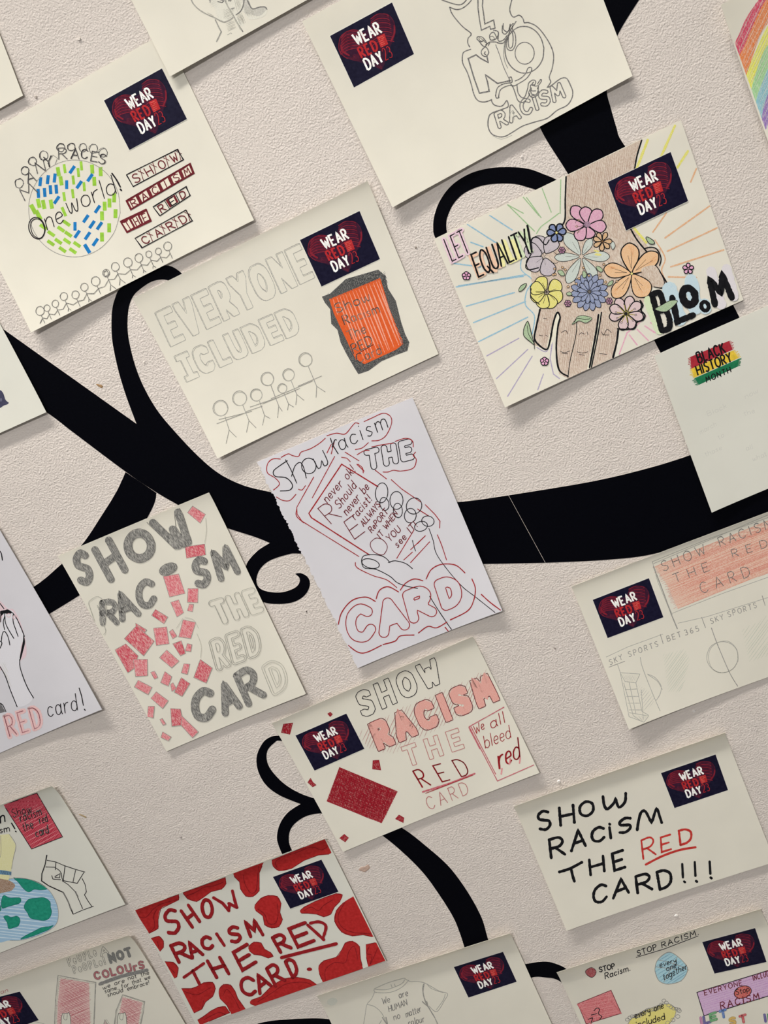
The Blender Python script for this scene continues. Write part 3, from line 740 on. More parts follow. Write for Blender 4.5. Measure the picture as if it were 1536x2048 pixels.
for q in ([640,270,960,120,900,450,860,560,700,480,640,420],[520,860,600,860,560,1040,500,1020],[600,880,680,920,640,1160,600,1140],[690,920,770,920,740,1110,650,1160],[790,880,870,960,840,1080,770,1110]):
    c.hatch(_f(q), 1.7, 9, 2.6, SKD, .6)
c.fill(_f([581,895,592,880,604,905,596,960,575,1010,556,1045,545,1040]), pencil('paper_gap2', (216,212,194), .2,.4), smooth=True)
c.fill(_f([775,895,790,885,786,930,745,1130,725,1140,745,1050]), MATS['paper_gap2'])
c.lines([(632,272,628,380,626,470,600,510),(972,108,950,180,938,245),(922,512,950,560,995,615),(1050,700,1085,760,1060,775,1030,762)],7,BM,True)
c.lines([(515,870,498,950,490,1000,510,1030,545,1050,560,1010,575,930,592,885,605,905,595,950,588,1050,600,1140,640,1170)],8,BM,True)
c.lines([(680,920,675,990,650,1100,640,1175)],4,BM,True); c.lines([(777,895,765,980,735,1140)],9,BM,True); c.lines([(790,885,775,980,745,1130)],6,BM,True); c.lines([(865,965,858,1020,842,1085)],9,BM,True)
c.lines([(605,1058,625,1064,650,1056),(612,1066,640,1070),(680,1060,705,1066,730,1060),(690,1072,715,1076),(780,1068,815,1072),(510,985,530,990),(540,985,550,992),(610,975,630,965,640,980),(690,985,700,975,715,982),(725,970,730,985),(790,970,800,985,815,960,835,975),(795,985,825,985),(530,910,545,912)],2.6,BK,True)
# flowers
c.on('flower#0'); c.use(5.12,1030,390)
def petal(cx, cy, a, r0, r1, wd, m, lw=5, tip=.5, bend=0, om=None):
    P = []
    for t, k in ((0,0),(.25,.6),(.6,1),(.85,.8),(1,tip*.0),(.85,-.8),(.6,-1),(.25,-.6)):
        r = r0+(r1-r0)*t; b = bend*t; o = k*wd/2
        P.append((cx+r*math.cos(a+b)-o*math.sin(a+b), cy+r*math.sin(a+b)+o*math.cos(a+b)))
    c.fill(P, m, smooth=True); c.line(P, lw*1.4, om or BM, True, True)
FN = [0]
def flower(cx, cy, r, angs, wd, m, lw=5, cen=None, rc=10, om=None, r0=.12):
    FN[0] += 1; c.on('flower#%d' % FN[0])
    for a in angs:
        rr = r if not isinstance(a, tuple) else a[1]; aa = a if not isinstance(a, tuple) else a[0]
        petal(cx, cy, math.radians(aa), rr*r0, rr, wd, m, lw, om=om)
    if cen: c.ellfill(cx, cy, rc, rc, cen); c.ell(cx, cy, rc, rc, lw*.8, om or BK)
fm = lambda n, cc: pencil('petal_'+n, cc, .15, .62)
PALE, PINK, LILAC, YEL, BLU, ORG, ROSE, DBL, TAN = fm('pale',(178,188,182)), fm('pink',(196,140,168)), fm('lilac',(172,162,172)), fm('yellow',(206,198,96)), fm('blue',(108,122,160)), fm('orange',(212,166,118)), fm('rose',(196,170,174)), fm('deep_blue',(82,104,156)), fm('tan',(190,150,104))
for a, r, w in ((-125,290,130),(-60,210,80),(0,290,105),(178,275,90),(118,310,110),(55,270,100)):
    petal(680,630,math.radians(a),20,r,w,PALE,4.5); c.line([(680+40*math.cos(math.radians(a)),630+40*math.sin(math.radians(a))),(680+r*.6*math.cos(math.radians(a+3)),630+r*.6*math.sin(math.radians(a+3)))],3.5,PD)
c.ellfill(835,575,30,10,YEL,.3); c.ellfill(850,610,36,12,YEL,.1)
flower(300,620,215,[-115,-60,200,140,75],165,LILAC,6)
c.lines([(160,600,165,500,180,440,240,440,310,510,350,460),(165,605,110,720,140,765,240,745)],12,BM,True)
c.lines([(300,630,270,560),(300,630,220,690),(300,630,310,720),(300,630,360,560)],4,PD)
c.line([(390,575),(430,610),(470,605)],5,BK); c.line([(370,690),(420,700),(445,680)],5,BK)
flower(735,310,235,[(-128,245),(-95,190),(-45,215),(5,200),(75,140),(125,180),(180,215)],125,PINK,8)
c.ellfill(740,300,35,30,fm('plum',(128,84,120)))
c.lines([(720,300,640,250,620,290),(720,310,630,325),(720,320,650,370,640,400)],4,BK,True)
for x, y in ((632,322),(645,375),(655,255)): c.ell(x,y,12,9,4,ink('olive',(120,110,40)))
flower(425,385,100,[-130,-60,-10,60,110,180],66,DBL,10,YEL,16)
flower(895,475,100,[-120,-65,0,45,95,150,200],50,TAN,7,ink('brown_centre',(110,80,50)),15)
flower(325,995,175,[-120,-35,25,70,110,160,200],140,YEL,6)
c.lines([(325,990,280,900),(325,990,360,880),(325,990,420,965),(325,990,410,1080),(325,990,345,1100),(325,990,290,1110),(325,990,240,1050),(325,990,210,990),(325,990,215,1000)],4.5,BK)
c.lines([(165,960,160,1030,200,1080,250,1120)],10,BM,True)
flower(760,995,195,[i*24-90 for i in range(15)],66,BLU,5); flower(760,990,125,[i*30-80 for i in range(12)],46,BLU,4.5,PD,10)
flower(1195,805,10,[0],10,ORG)
for a, r, w in ((-95,315,185),(-38,340,165),(55,280,200),(128,310,150),(190,290,150)):
    petal(1195,805,math.radians(a),10,r,w,ORG,9 if a < 0 else 7); aa = math.radians(a)
    c.line([(1195+50*math.cos(aa),805+50*math.sin(aa)),(1195+r*.75*math.cos(aa+.1),805+r*.75*math.sin(aa+.1))],4,BK); c.line([(1195+50*math.cos(aa),805+50*math.sin(aa)),(1195+r*.6*math.cos(aa-.12),805+r*.6*math.sin(aa-.12))],3.5,BK)
    c.hatch([(1195+r*.5*math.cos(aa+.2),805+r*.5*math.sin(aa+.2)),(1195+r*.92*math.cos(aa+.18),805+r*.92*math.sin(aa+.18)),(1195+r*.92*math.cos(aa-.05),805+r*.92*math.sin(aa-.05))],aa,9,5,fm('deep_orange',(204,134,66)))
c.ellfill(1195,805,13,13,YEL); c.ell(1195,805,14,14,4,BK)
c.line([(1320,550),(1380,535),(1440,545),(1480,600),(1495,660),(1480,720)],12,BM)
c.fill(_f([1290,770,1420,720,1480,790,1530,900,1500,945,1440,940]),SK,smooth=True); c.line(_f([1440,720,1490,790,1530,900,1500,950,1420,940]),9,BM)
flower(1140,1210,180,[-125,-75,-35,15,65,105,165,200],100,ROSE,8)
c.lines([(1280,1080,1310,1130,1290,1180,1330,1230,1310,1280,1250,1300,1220,1360,1150,1375,1050,1370)],15,BM,True)
for a in range(0,360,36):
    aa = math.radians(a+8); c.line([(1135,1215),(1135+95*math.cos(aa),1215+95*math.sin(aa))],7,ink('olive2',(150,140,50))); c.ell(1135+102*math.cos(aa),1215+102*math.sin(aa),9,9,4,BK)
c.ellfill(1135,1215,18,18,BK)
for x, y, r in ((480,565,36),(540,1110,36),(965,1085,36)): flower(x,y,r,[i*60 for i in range(6)],26,fm('plum2',(150,92,130)),5,PINK,6)
for x, y in _f([405,755,485,740,515,765,390,815,700,745,755,825,655,855,628,908,543,938,908,710,870,820,928,890,1042,882,410,810]): c.ellfill(x,y,11,11,TAN); c.ell(x,y,12,12,4.5,BK)
def leaf(pts, m=None, lw=6):
    c.fill(_f(pts), m or fm('leaf',(140,166,128)), smooth=True); c.line(_f(pts), lw, BK, True, True)
c.on('leaves'); leaf([35,980,60,930,115,905,100,950,60,985],None,7); leaf([1340,435,1360,430,1420,470,1425,500,1380,500,1350,465],None,8)
leaf([830,730,870,735,900,770,880,790,845,770]); leaf([945,930,965,890,1005,875,990,920]); leaf([435,780,480,770,510,820,470,825]); leaf([690,790,710,775,735,820,710,850,690,830]); leaf([525,1005,560,990,585,1020,540,1030]); leaf([980,500,1005,475,1025,520,1000,560,985,530],PALE,5)
c.use(5.908,1040,600)
leaf([80,260,95,255,110,300,135,400,165,520,130,500,50,430,40,370,55,310],None,9); leaf([610,290,650,240,680,195,760,185,850,215,780,270,700,245,650,270],None,6)
c.lines([(85,300,100,400,160,500),(640,265,680,215,760,230,830,220),(165,440,170,580)],7,BK,True)
c.use(2.239,850,230)
for x, y, r in ((185,720,19),(535,1103,19),(1178,688,25)): flower(x,y,r,[i*72-90 for i in range(5)],17,fm('pink2',(204,140,180)),3,PINK,4)
c.on('lettering')
GL = lambda n, cc: pencil('glow_'+n, cc, .3, .95)
gp, go, gy, gg, gb = GL('purple',(206,158,190)), GL('orange',(214,150,104)), GL('yellow',(214,208,96)), GL('green',(170,196,140)), GL('blue',(140,182,204))
c.text('LET',(122,655),(202,612),(-38,-98),gp,22,'fat',10,gap=.35); c.text('LET',(122,655),(202,612),(-38,-98),BK,5.5,gap=.35)
for w_, a, b, m in (('EQU',(240,722),(352,670),go),('ALI',(352,672),(425,638),gy),('TY',(425,638),(490,600),gg)): c.text(w_,a,b,(-36,-88),m,20,'fat',9)
c.text('EQUALITY',(240,725),(478,612),(-34,-100),BM,8,gap=.2); c.line([(458,495),(470,560),(478,612)],9,BM)
for m, q in ((gg,(1000,830,1060,990)),(gb,(1095,780,1150,940)),(gb,(1190,740,1210,860)),(gb,(1250,850,1260,880)),(GL('lilac',(188,182,196)),(1280,700,1330,860)),(GL('lilac',(0,0,0)),(1350,690,1390,840))): c.line(_f(q),44 if m is not gb else 62,m)
c.text('B',(1060,966),(1104,948),(-44,-160),BM,9,'fat',13); c.text('L',(1130,925),(1200,896),(-24,-108),BM,9,'fat',14)
c.ell(1181,812,28,38,33,BM,-.3); c.ell(1253,856,16,20,18,BM,-.3)
c.text('M',(1298,848),(1374,818),(-34,-108),BM,9,'fat',14)
c.ellfill(1253,856,6,8,gb); c.fill(_f([1030,870,1080,880,1130,835,1100,830,1060,850]),fm('leaf',(0,0,0)),smooth=True); c.line(_f([1030,870,1080,880,1130,835,1100,830,1060,850]),3,BK,True,True)
c.sticker([(1215,364),(1341,304),(1376,402),(1252,461)])

# --- black history month
c = Card('nearly blank sheet with a red, yellow and green black history month print', [(1308.6,711.7),(1632,570),(1716,905),(1423.5,1025.4)], cool, 1.0, dict(left=4,tl=1.5)); CARDS.append(c)
c.use(4.654,1300,600); c.on('striped_print')
br = lambda n, cc: ink('print_'+n, cc)
def stripe(q, m):
    q = _f(q); n = 8; c.fill(q, m)
    for s, (a, b) in enumerate(((q[3], q[0]), (q[1], q[2]))):
        for i in range(n):
            t = (i+.5)/n; x, y = a[0]+(b[0]-a[0])*t, a[1]+(b[1]-a[1])*t; d = random.uniform(8,30)*(1 if s else -1); th = 3.4
            c.fill([(x,y-th),(x+d,y-th-d*.4),(x+d,y+th-d*.4),(x,y+th)], m)
stripe([375,530,735,380,770,462,385,640], br('crimson',(158,40,52))); stripe([385,640,775,468,825,540,410,725], br('yellow',(216,184,60))); stripe([415,728,830,545,815,620,455,790], br('green',(28,110,72)))
c.on('print_lettering')
c.text('BLACK',(455,585),(705,490),(-28,-92),BM,16,'butt',gap=.28); c.text('HISTORY',(448,700),(765,572),(-26,-86),BM,15,'butt',gap=.26); c.text('MONTH',(528,768),(755,672),(-14,-50),BM,10,'butt',gap=.4)
c.on('lettering')
FT = pencil('pencil_ghost', (200,198,188), .3, .7, rgb(225,224,215))
for t_, a, b in (('Black',(540,1080),(720,1000)),('march',(470,1250),(620,1170)),('to',(640,1300),(690,1270)),('those',(520,1460),(670,1390)),('the',(880,1080),(980,1050)),('now',(890,920),(1010,860)),('what',(960,1500),(1090,1450)),('all',(900,1400),(960,1385))):
    if all(ch in FONT for ch in t_): c.text(t_, a, b, (-14,-42), FT, 4.5, jit=.04)

# --- everyone icluded
c = Card('pencil drawing lettered Everyone Icluded beside an orange card, seven stick figures below', [(265,597),(735,362),(877,708),(435,917)], cream, 1.0, dict(curl=2,tl=3,bl=5,tr=5,bottom=1)); CARDS.append(c)
c.use(2.4,250,360); c.on('lettering')
for dx, dy, m, w in ((0,0,P_,2.6),(3,2,PL,2.4)):
    c.text('EVERYONE',(226+dx,780+dy),(890+dx,460+dy),(-62,-135),m,w,'bubble',17 if not dx else 15,gap=.5,sq=True,wob=.3)
    c.text('JCLUDED',(302+dx,952+dy),(832+dx,722+dy),(-48,-98),m,w,'bubble',15 if not dx else 13,gap=.5,sq=True,wob=.3)
c.on('stick_figures')
for x, y, r, nx, ny in ((458,1095,36,485,1150),(550,1048,34,575,1090),(630,1032,28,650,1066),(683,955,31,705,995),(755,1000,22,770,1020),(785,935,28,805,975),(866,862,32,885,900)):
    c.ell(x,y,r,r*1.04,4,P_,jit=.02); c.ell(x+2,y+2,r*.9,r*.95,3,PL,jit=.04)
for q in ([480,1135,500,1200,485,1265],[500,1200,535,1235],[565,1080,595,1155,583,1212],[595,1155,630,1190],[645,1060,670,1130,660,1178],[670,1130,697,1145],[700,985,738,1085,732,1142],[738,1085,755,1110],[762,1020,785,1075,780,1105],[785,1075,810,1090],[798,965,825,1030,820,1080],[825,1030,860,1058],[880,895,920,990,917,1045],[920,990,962,1018],[440,1170,585,1115],[450,1150,610,1110],[580,1112,660,1085],[600,1090,730,1045],[660,1075,840,1000],[700,1050,900,965],[830,990,945,940]): c.lines([q],3.4,P_)
c.on('orange_card_drawing', 'orange card with a charcoal border')
CH = pencil('charcoal', (46,48,52), .1, .55)
c.fill(_f([945,560,985,545,1060,475,1130,455,1215,430,1250,460,1262,520,1300,580,1325,680,1345,740,1365,780,1355,820,1300,840,1230,870,1170,915,1120,932,1100,900,1060,830,1035,780,1020,720,990,690,985,620,960,590]), CH, smooth=False)
c.fill(_f([980,572,1225,470,1270,620,1338,785,1300,815,1150,884,1108,862,1040,720,1002,640]), pencil('orange_crayon', (204,84,38), .12, .5, rgb(214,140,90), 1.2, .3))
c.hatch(_f([990,575,1225,480,1330,785,1150,875]), 1.2, 16, 6, pencil('orange_light',(214,100,50),.3,.7), .5)
for t_, a, b in (('Show',(1015,640),(1180,575)),('Racism',(1055,695),(1225,635)),('The',(1075,770),(1160,730)),('RED',(1098,835),(1190,785)),('Card',(1120,880),(1235,830))):
    for j in (0,2): c.text(t_, (a[0]+j,a[1]), (b[0],b[1]+j), (-16,-42), BK if not j else PD, 3, jit=.03)
c.line([(1110,838),(1192,790)],3,BK,False)
c.hatch(_f([950,580,985,545,1250,440,1270,540,1225,470,985,570]), 1.0, 7, 3, CH, .5, 10); c.hatch(_f([1230,480,1340,740,1360,800,1330,800]), .9, 8, 3, CH, .5, 8)
c.sticker([(600,480),(719,422),(760,518),(643,573)])

# --- centre, hand holding a phone
c = Card('white torn-edged sheet with a pen drawing of a hand holding a lettered card', [(512,925),(825,795),(1005,1222),(714,1337)], white, 1.3, dict(br=4,tr=2,bl=1.5,left=1,right=1), torn=2.0); CARDS.append(c)
c.use(2.898,490,780); c.on('hand_drawing')
w = 5
c.lines([(370,715,560,430,770,560),(385,740,720,955),(370,715,385,740)],w+2,RP); c.lines([(980,810,880,975),(1000,690,1065,730)],w,RP)
c.lines([(398,505,300,680,302,720,330,760,660,965)],w,RP); c.line([(300,690),(298,730),(340,770)],w,RP)
c.lines([(520,385,390,625),(500,315,475,365),(520,290,500,370),(848,520,910,575,1020,650),(755,465,820,515),(580,360,660,410),(610,415,590,395,560,390),(1045,665,1100,720,1130,760,1128,800),(648,430,690,470),(1040,850,960,925),(1070,880,960,1000),(1045,845,1000,890),(970,940,920,985)],w,RP)
c.lines([(640,1000,650,1030,740,1075,820,1100,880,1145),(1115,840,1140,900,1168,985)],w,RP,True)
for cx, cy, rx, ry, a in ((792,596,36,58,.1),(878,640,38,52,.0),(980,672,44,48,.5),(1060,760,36,30,.2),(808,660,26,38,-.2),(886,698,26,42,-.1),(958,728,34,42,.1),(1020,790,38,28,-.3)): c.ell(cx,cy,rx,ry,w,BK,a)
c.lines([(1065,800,1090,870,1110,950,1180,1050,1260,1140,1330,1195,1450,1290),(970,870,980,910,990,935)],4.5,BK,True)
c.lines([(675,990,690,960,760,955,810,970,840,1000),(830,1000,870,990,930,1005,970,1035),(675,990,690,1030,760,1040,840,1080,880,1115,930,1135,1000,1150),(1070,1195,1110,1260,1170,1350,1200,1392)],5,BK,True)
c.ell(728,1006,52,26,5,BK,.25); c.line([(730,880),(760,858),(800,870),(825,910),(800,955),(750,940),(727,905),(730,880)],4.5,RD)
c.on('lettering')
c.line([(245,410),(200,440),(165,470),(175,500),(240,510),(275,550),(260,580),(205,585)],6,BK)
c.line([(235,405),(265,460),(300,540)],5.5,BK); c.line([(270,500),(290,440),(320,420),(340,450),(355,510)],5.5,BK)
c.ell(370,440,42,45,5.5,BK,-.2); c.line([(395,400),(425,455),(440,440),(445,410),(460,440),(480,420),(450,350)],5.5,BK)
c.line([(495,280),(510,320),(540,370)],6,BK); c.line([(505,330),(520,290),(530,290)],6,BK)
c.text('acism',(555,352),(830,215),(-30,-88),BK,5.5,gap=.3)
c.text('THE',(720,450),(965,388),(-14,-88),BK,5,'bubble',17,gap=.55)
c.lines([(165,580,200,545,175,510,130,480,130,430,160,400,205,400),(210,390,250,370,275,380,310,385,325,360,380,340,430,310,465,280),(475,265,530,250,580,255,620,210,640,190,660,195),(690,183,740,160,800,135,840,150,850,190,820,260,780,290,735,295),(182,620,220,640,260,640,295,605),(310,575,330,580,350,555),(640,345,680,335,715,305),(650,375,690,352,720,350),(735,330,790,318,860,308),(870,298,930,280,970,295,975,330),(988,360,975,380,992,400,985,440,960,460,900,470,860,465,830,475,800,475),(685,480,680,450,655,430)],5,RP,True)
# small words on the card, tilted
V = (-.56,-.83)
for t_, a, b, h in (('never ok!',(478,655),(640,470),50),('Should',(548,690),(648,560),50),('never be',(592,728),(722,568),48),('racist!',(640,752),(735,638),46),('ALLWAYS',(688,792),(785,670),34),('RePORT',(735,828),(830,710),34),('IT WHEN',(785,862),(885,720),34),('YOU',(840,880),(905,815),38),('see IT!',(885,915),(1000,790),40)):
    c.text(t_, a, b, (h*-.62,h*-.78), RD, 5, jit=.02, gap=.25)
c.text('R',(500,775),(560,735),(-78,-88),RD,5); c.text('E',(635,865),(695,820),(-62,-100),RD,5)
for t_, a, b_, u_ in (('C',(630,1452),(742,1412),(-30,-160)),('A',(805,1405),(925,1362),(-38,-150)),('R',(978,1322),(1082,1285),(-36,-132)),('D',(1165,1248),(1245,1215),(-40,-122))):
    c.text(t_,a,b_,u_,RP,5,'bubble',29)
c.lines([(540,1365,560,1290,620,1220,700,1200,755,1225),(760,1210,780,1160,830,1140,890,1170),(900,1160,930,1120,980,1095,1030,1105),(1050,1095,1080,1040,1140,1010,1220,1015,1275,1060),(1315,1095,1335,1150,1325,1220,1290,1280,1190,1332),(1370,1185,1420,1230,1480,1275),(575,1435,600,1480,680,1525,790,1480),(800,1475,870,1455,900,1425,980,1420),(1005,1408,1060,1370,1110,1378,1170,1345),(1160,1375,1178,1398)],6,RP,True)

# --- show racism the red card with squares
c = Card('portrait sheet with dark pencil lettering and many small pink squares', [(115,1112),(418,985),(612,1388),(333,1503)], cream, 1.2, dict(curl=2,br=3,tr=2,right=.5,bl=1)); CARDS.append(c)
c.use(2.898,90,970); c.on('pink_squares')
SQ = [(826,160,855,122,930,170,900,222),(812,358,925,342,932,405,820,425),(685,530,775,515,812,628,722,650),(828,600,888,600,886,682,825,680),(728,680,775,665,804,740,765,765),(836,690,862,692,855,735,825,728),(640,720,712,765,690,805,618,755),(628,830,705,822,720,920,645,930),(800,780,874,796,845,890,775,880),(720,850,740,836,765,875,740,892),(740,920,790,902,815,975,785,990),(825,918,852,925,845,965,812,962),(525,800,590,840,575,860,528,830),(530,815,634,905,572,990,460,890),(405,955,468,920,540,990,520,1060,480,1088),(512,1010,594,1010,595,1105,525,1110),(705,955,778,1020,735,1060,664,1000),(805,1035,840,1038,825,1098,790,1088),(900,1010,970,1060,935,1148,862,1115),(612,1085,635,1078,655,1115,635,1125),(695,1080,735,1110,715,1165,670,1145),(728,1155,742,1145,762,1180,735,1195),(790,1115,840,1150,795,1225,750,1200),(540,1130,620,1172,598,1215,518,1170),(645,1198,715,1250,682,1295,614,1235),(598,1282,635,1282,628,1350,594,1342),(665,1358,680,1352,702,1385,685,1392),(728,1295,785,1298,805,1390,735,1398),(795,1340,890,1430,855,1465,788,1390),(682,1430,732,1460,715,1482,672,1462)]
for i, q in enumerate(SQ):
    c.on('pink_square#%d' % i); q = _f(q); deep = i in (1,6,10,12,13,14,18,22,27)
    c.fill(q, PKD if deep else PK); c.hatch(q, random.choice((.9,.2,1.4,-.3)), 7, 2.6, PKD, .5)
    c.line(q, 3, P_, False, True, wob=.3)
c.on('pencil_trails'); c.lines([(930,190,935,260,925,335),(800,770,760,830),(810,765,860,780,890,830),(880,860,905,930,900,1000)],2.5,PF,True)
c.on('lettering')
def fat(t_, a, b, up, r, m=PX, om=PD, **k):
    c.text(t_, a, b, up, m, 3, 'fat', r, wob=.08, **k); c.text(t_, a, b, up, om, 3, 'bubble', r, wob=.4, **k)
fat('S',(212,575),(270,548),(-42,-165),20); fat('H',(382,545),(462,490),(-92,-170),20)
c.ell(548,352,66,72,46,PX,-.2,jit=.02); c.ell(548,352,90,98,3.5,PD,-.2,jit=.02); c.ell(548,352,44,50,3.5,PD,-.2)
c.text('W',(760,360),(840,325),(-130,-150),PX,3,'fat',20) if 0 else None
for q in ([612,205,760,352],[775,350,738,255],[745,255,805,340],[770,158,830,330]): c.line(_f(q),44,PX,False,wob=.08)
c.lines([(600,190,620,185,740,300),(752,370,590,215),(752,150,780,135,800,170,850,330),(750,160,760,260)],3,PD)
c.text('R',(335,800),(415,795),(-4,-120),PX,3,'fat',17); fat('A',(448,775),(540,745),(-55,-125),17); fat('C',(555,715),(640,680),(-20,-135),18)
c.text('P',(330,845),(375,820),(-55,-160),PL,3,'bubble',22)
c.ellfill(714,486,54,30,PX,-.4); c.ell(714,486,54,32,3,PD,-.4)
fat('S',(890,590),(950,560),(-30,-140),20); fat('M',(1020,540),(1115,500),(-55,-140),18)
for dx in (0,3): c.text('THE',(1015+dx,795),(1250,720),(-50,-110),P_ if not dx else PL,2.6,'bubble',17,gap=.5)
for r in (22,12): c.text('RED',(1010,1055),(1245,965),(-38,-140),P_,2.6,'bubble',r,gap=.6)
fat('C',(880,1370),(980,1325),(-20,-150),22); fat('A',(1045,1320),(1125,1280),(-45,-140),19); fat('R',(1180,1265),(1265,1215),(-70,-160),19)
for r in (24,12): c.text('D',(1335,1195),(1400,1150),(-55,-135),PL,2.6,'bubble',r)

# --- praying hands, left
c = Card('white portrait sheet with praying hands and the words Red card, at the left edge', [(-325,1160),(-17,1032),(204,1419),(-86,1544)], white, 1.3, dict(br=4,right=1.2,tr=2)); CARDS.append(c)
c.use(3.791,0,980); c.on('hands_drawing')
BL = pencil('red_blush', (206,172,178), .3, .75, WP)
c.fill(_f([-40,860,10,850,60,900,100,905,150,990,190,1130,200,1250,160,1290,60,1350,-40,1320]), BL, True)
c.fill(_f([0,1010,20,960,40,910,90,915,120,960,170,1070,182,1130,160,1180,150,1290,160,1400,250,1575,130,1640,60,1450,0,1330,-40,1300,-40,1130]), pencil('white_skin', (208,206,211), .2,.5, WP), True)
c.fill(_f([0,920,40,910,60,905,95,930,60,940,30,935,10,955]), BM, True)
c.lines([(0,860,30,900),(5,1000,8,940,30,920,35,960,25,1000,35,1060),(38,960,40,1000,60,1050,105,1125),(100,945,100,1000,120,1060,137,1110),(95,930,130,980,170,1070,185,1110),(10,1150,18,1090,35,1072,60,1110,75,1175),(0,1200,15,1160,-10,1140),(150,1285,152,1340,180,1430,215,1510,255,1577),(0,1340,40,1410,80,1520,130,1643),(-10,1610,20,1630,45,1680)],7,BM,True)
c.fill(_f([178,1100,190,1150,178,1210,155,1290,150,1270,165,1190,175,1140]), BM, True)
c.fill(_f([-30,1600,10,1625,40,1680,10,1690,-30,1700]), ink('grey_marker',(110,108,110)))
c.ell(66,950,14,14,4,pencil('pinkish',(204,150,158),.3,.6,WP)); c.ell(108,965,9,14,4,MATS['pinkish']); c.on('pen_mark'); c.line([(-5,460),(10,480),(18,532)],8,BM); c.on('hands_drawing')
c.hatch(_f([0,1310,40,1300,90,1500,60,1480]),1.1,14,3,PF)
c.on('lettering'); c.text('RED',(75,1870),(322,1790),(-38,-150),GL('red',(206,140,150)),36,'fat',19,gap=.5)
c.text('RED',(75,1870),(322,1790),(-42,-150),RD,6,gap=.5); c.text('RED',(78,1868),(320,1792),(-42,-148),pencil('red_pencil',(150,60,70),.3,.6,WP),5,gap=.5)
c.text('card',(368,1722),(590,1668),(-18,-125),BK,7,gap=.28); c.line([(600,1502),(618,1560),(632,1632)],8,BK); c.line([(640,1662),(646,1670)],9,BK)

# --- red card pitch
c = Card('cream sheet with a red shaded banner over a pencil football pitch, at the right edge', [(1143,1173),(1597,1001),(1690,1300),(1258,1459)], cream, 1.0, dict(curl=3.5,bl=5,left=1.5,tl=1)); CARDS.append(c)
c.use(3.692,1120,1000); c.on('shaded_banner', 'red crayon banner')
OR = pencil('red_orange_crayon', (204,140,118), .2, .66, None, -.35, .25); ORD = pencil('red_orange_dark', (196,112,92), .25, .6)
q = _f([700,490,745,470,1536,150,2000,-30,2000,390,1480,560,870,802,840,740,800,640]); c.fill(q, pencil('banner_wash',(210,178,156),.2,.7)); c.hatch(q, -.385, 8, 5.5, ORD, .5, 30); c.hatch(q, -.385, 15, 6, OR, .5, 30)
c.on('pitch_drawing')
c.lines([(682,455,1100,285,1536,130,1700,70),(690,470,1536,110),(682,455,720,600,820,840,866,950),(690,500,760,680,830,850),(820,840,1200,690,1536,570,1600,550),(870,910,1090,860,1536,720),(340,1160,500,1085,760,990)],4,PL)
c.lines([(690,490,770,700,820,840,866,950)],8,P_)
for t_, a, b in (('SKY',(370,1220),(462,1175)),('SPORTS',(510,1160),(725,1080)),('BET',(795,1045),(895,1010)),('365',(925,1000),(1028,968)),('SKY',(1115,915),(1210,880)),('SPORTS',(1245,865),(1455,795))): c.text(t_,a,b,(-10,-38),P_,5,gap=.5,jit=.04)
c.lines([(740,990,762,1062),(1045,865,1075,945),(1492,705,1515,780),(360,1235,480,1190)],5,P_)
c.ell(1200,1160,116,116,5,PL,.3,jit=.02); c.ell(1205,1158,110,118,4,PL,.1,jit=.03)
c.lines([(1118,945,1160,1060,1250,1270,1312,1375)],6,P_,True); c.lines([(592,1160,610,1240,680,1420,740,1560),(645,1285,700,1310,745,1370,740,1430,710,1480),(650,1290,720,1340,755,1400)],5,PL,True)
c.lines([(425,1215,445,1275,590,1285,560,1350,605,1560,655,1590),(445,1275,470,1400,510,1600,620,1640,655,1595,510,1570),(445,1275,480,1340,560,1350),(470,1350,540,1590,600,1635),(510,1345,560,1575),(480,1400,570,1395),(490,1450,580,1450),(500,1500,590,1500),(510,1550,600,1550),(600,1400,615,1620)],4.5,PL)
c.hatch(_f([450,1285,590,1290,550,1345,480,1335]),1.1,9,3,PF); c.hatch(_f([510,1590,650,1595,610,1640]),.9,9,3,PL); c.hatch(_f([560,1350,690,1430,700,1500,620,1560]),-.9,16,3,PF)
GW = pencil('faint_green',(186,192,172),.35,.7); c.hatch(_f([760,1140,920,1100,960,1180,900,1420,800,1420]),-.95,16,4,GW); c.hatch(_f([1340,960,1540,850,1540,1150,1400,1200]),-.95,20,4,GW)
c.on('lettering')
c.text('SHOW',(765,528),(1080,395),(-26,-70),PD,5.5,gap=.55); c.text('RACISM',(1185,345),(1570,200),(-22,-66),PD,5.5,gap=.5); c.text('THE',(850,612),(1105,520),(-22,-62),PD,5.5,gap=.75)
c.text('RED',(1278,425),(1536,345),(-16,-56),PD,5.5,gap=.9); c.text('CARD',(1050,692),(1410,560),(-26,-76),PD,5.5,gap=.7)
c.sticker([(1185.5,1199.6),(1297.7,1156.3),(1326.7,1234.3),(1215.3,1276)])

# --- we all bleed red
c = Card('drawing with a large red rectangle, small diamonds and the words We all bleed red', [(543,1447),(945,1273),(1079,1546),(686,1704)], cream, 1.1, dict(curl=3.5,top=1,br=4,bl=1.5,tl=1.5)); CARDS.append(c)
c.use(2.743,530,1260); c.on('red_rectangle')
q = _f([408,752,728,885,640,1060,338,940]); c.fill(q, RC); c.hatch(q,.4,9,3.5,ink('deep_red_pencil',(132,18,32)),.5,4); c.hatch(q,1.9,14,2.5,ink('deeper_red_pencil',(118,14,28)),.5,3)
for q in ([102,516,152,510,136,572,90,562],[358,450,370,462,358,475,344,460],[592,716,625,714,635,768,590,762],[250,812,262,835,280,850,262,860,235,836],[735,1014,762,1030,758,1056,716,1036],[435,1120,458,1140,440,1162,410,1142]): c.on('small_red_diamond#%d' % q[0]); c.fill(_f(q), RC); c.line(_f(q),3,MATS['deep_red_pencil'],False,True)
c.on('lettering')
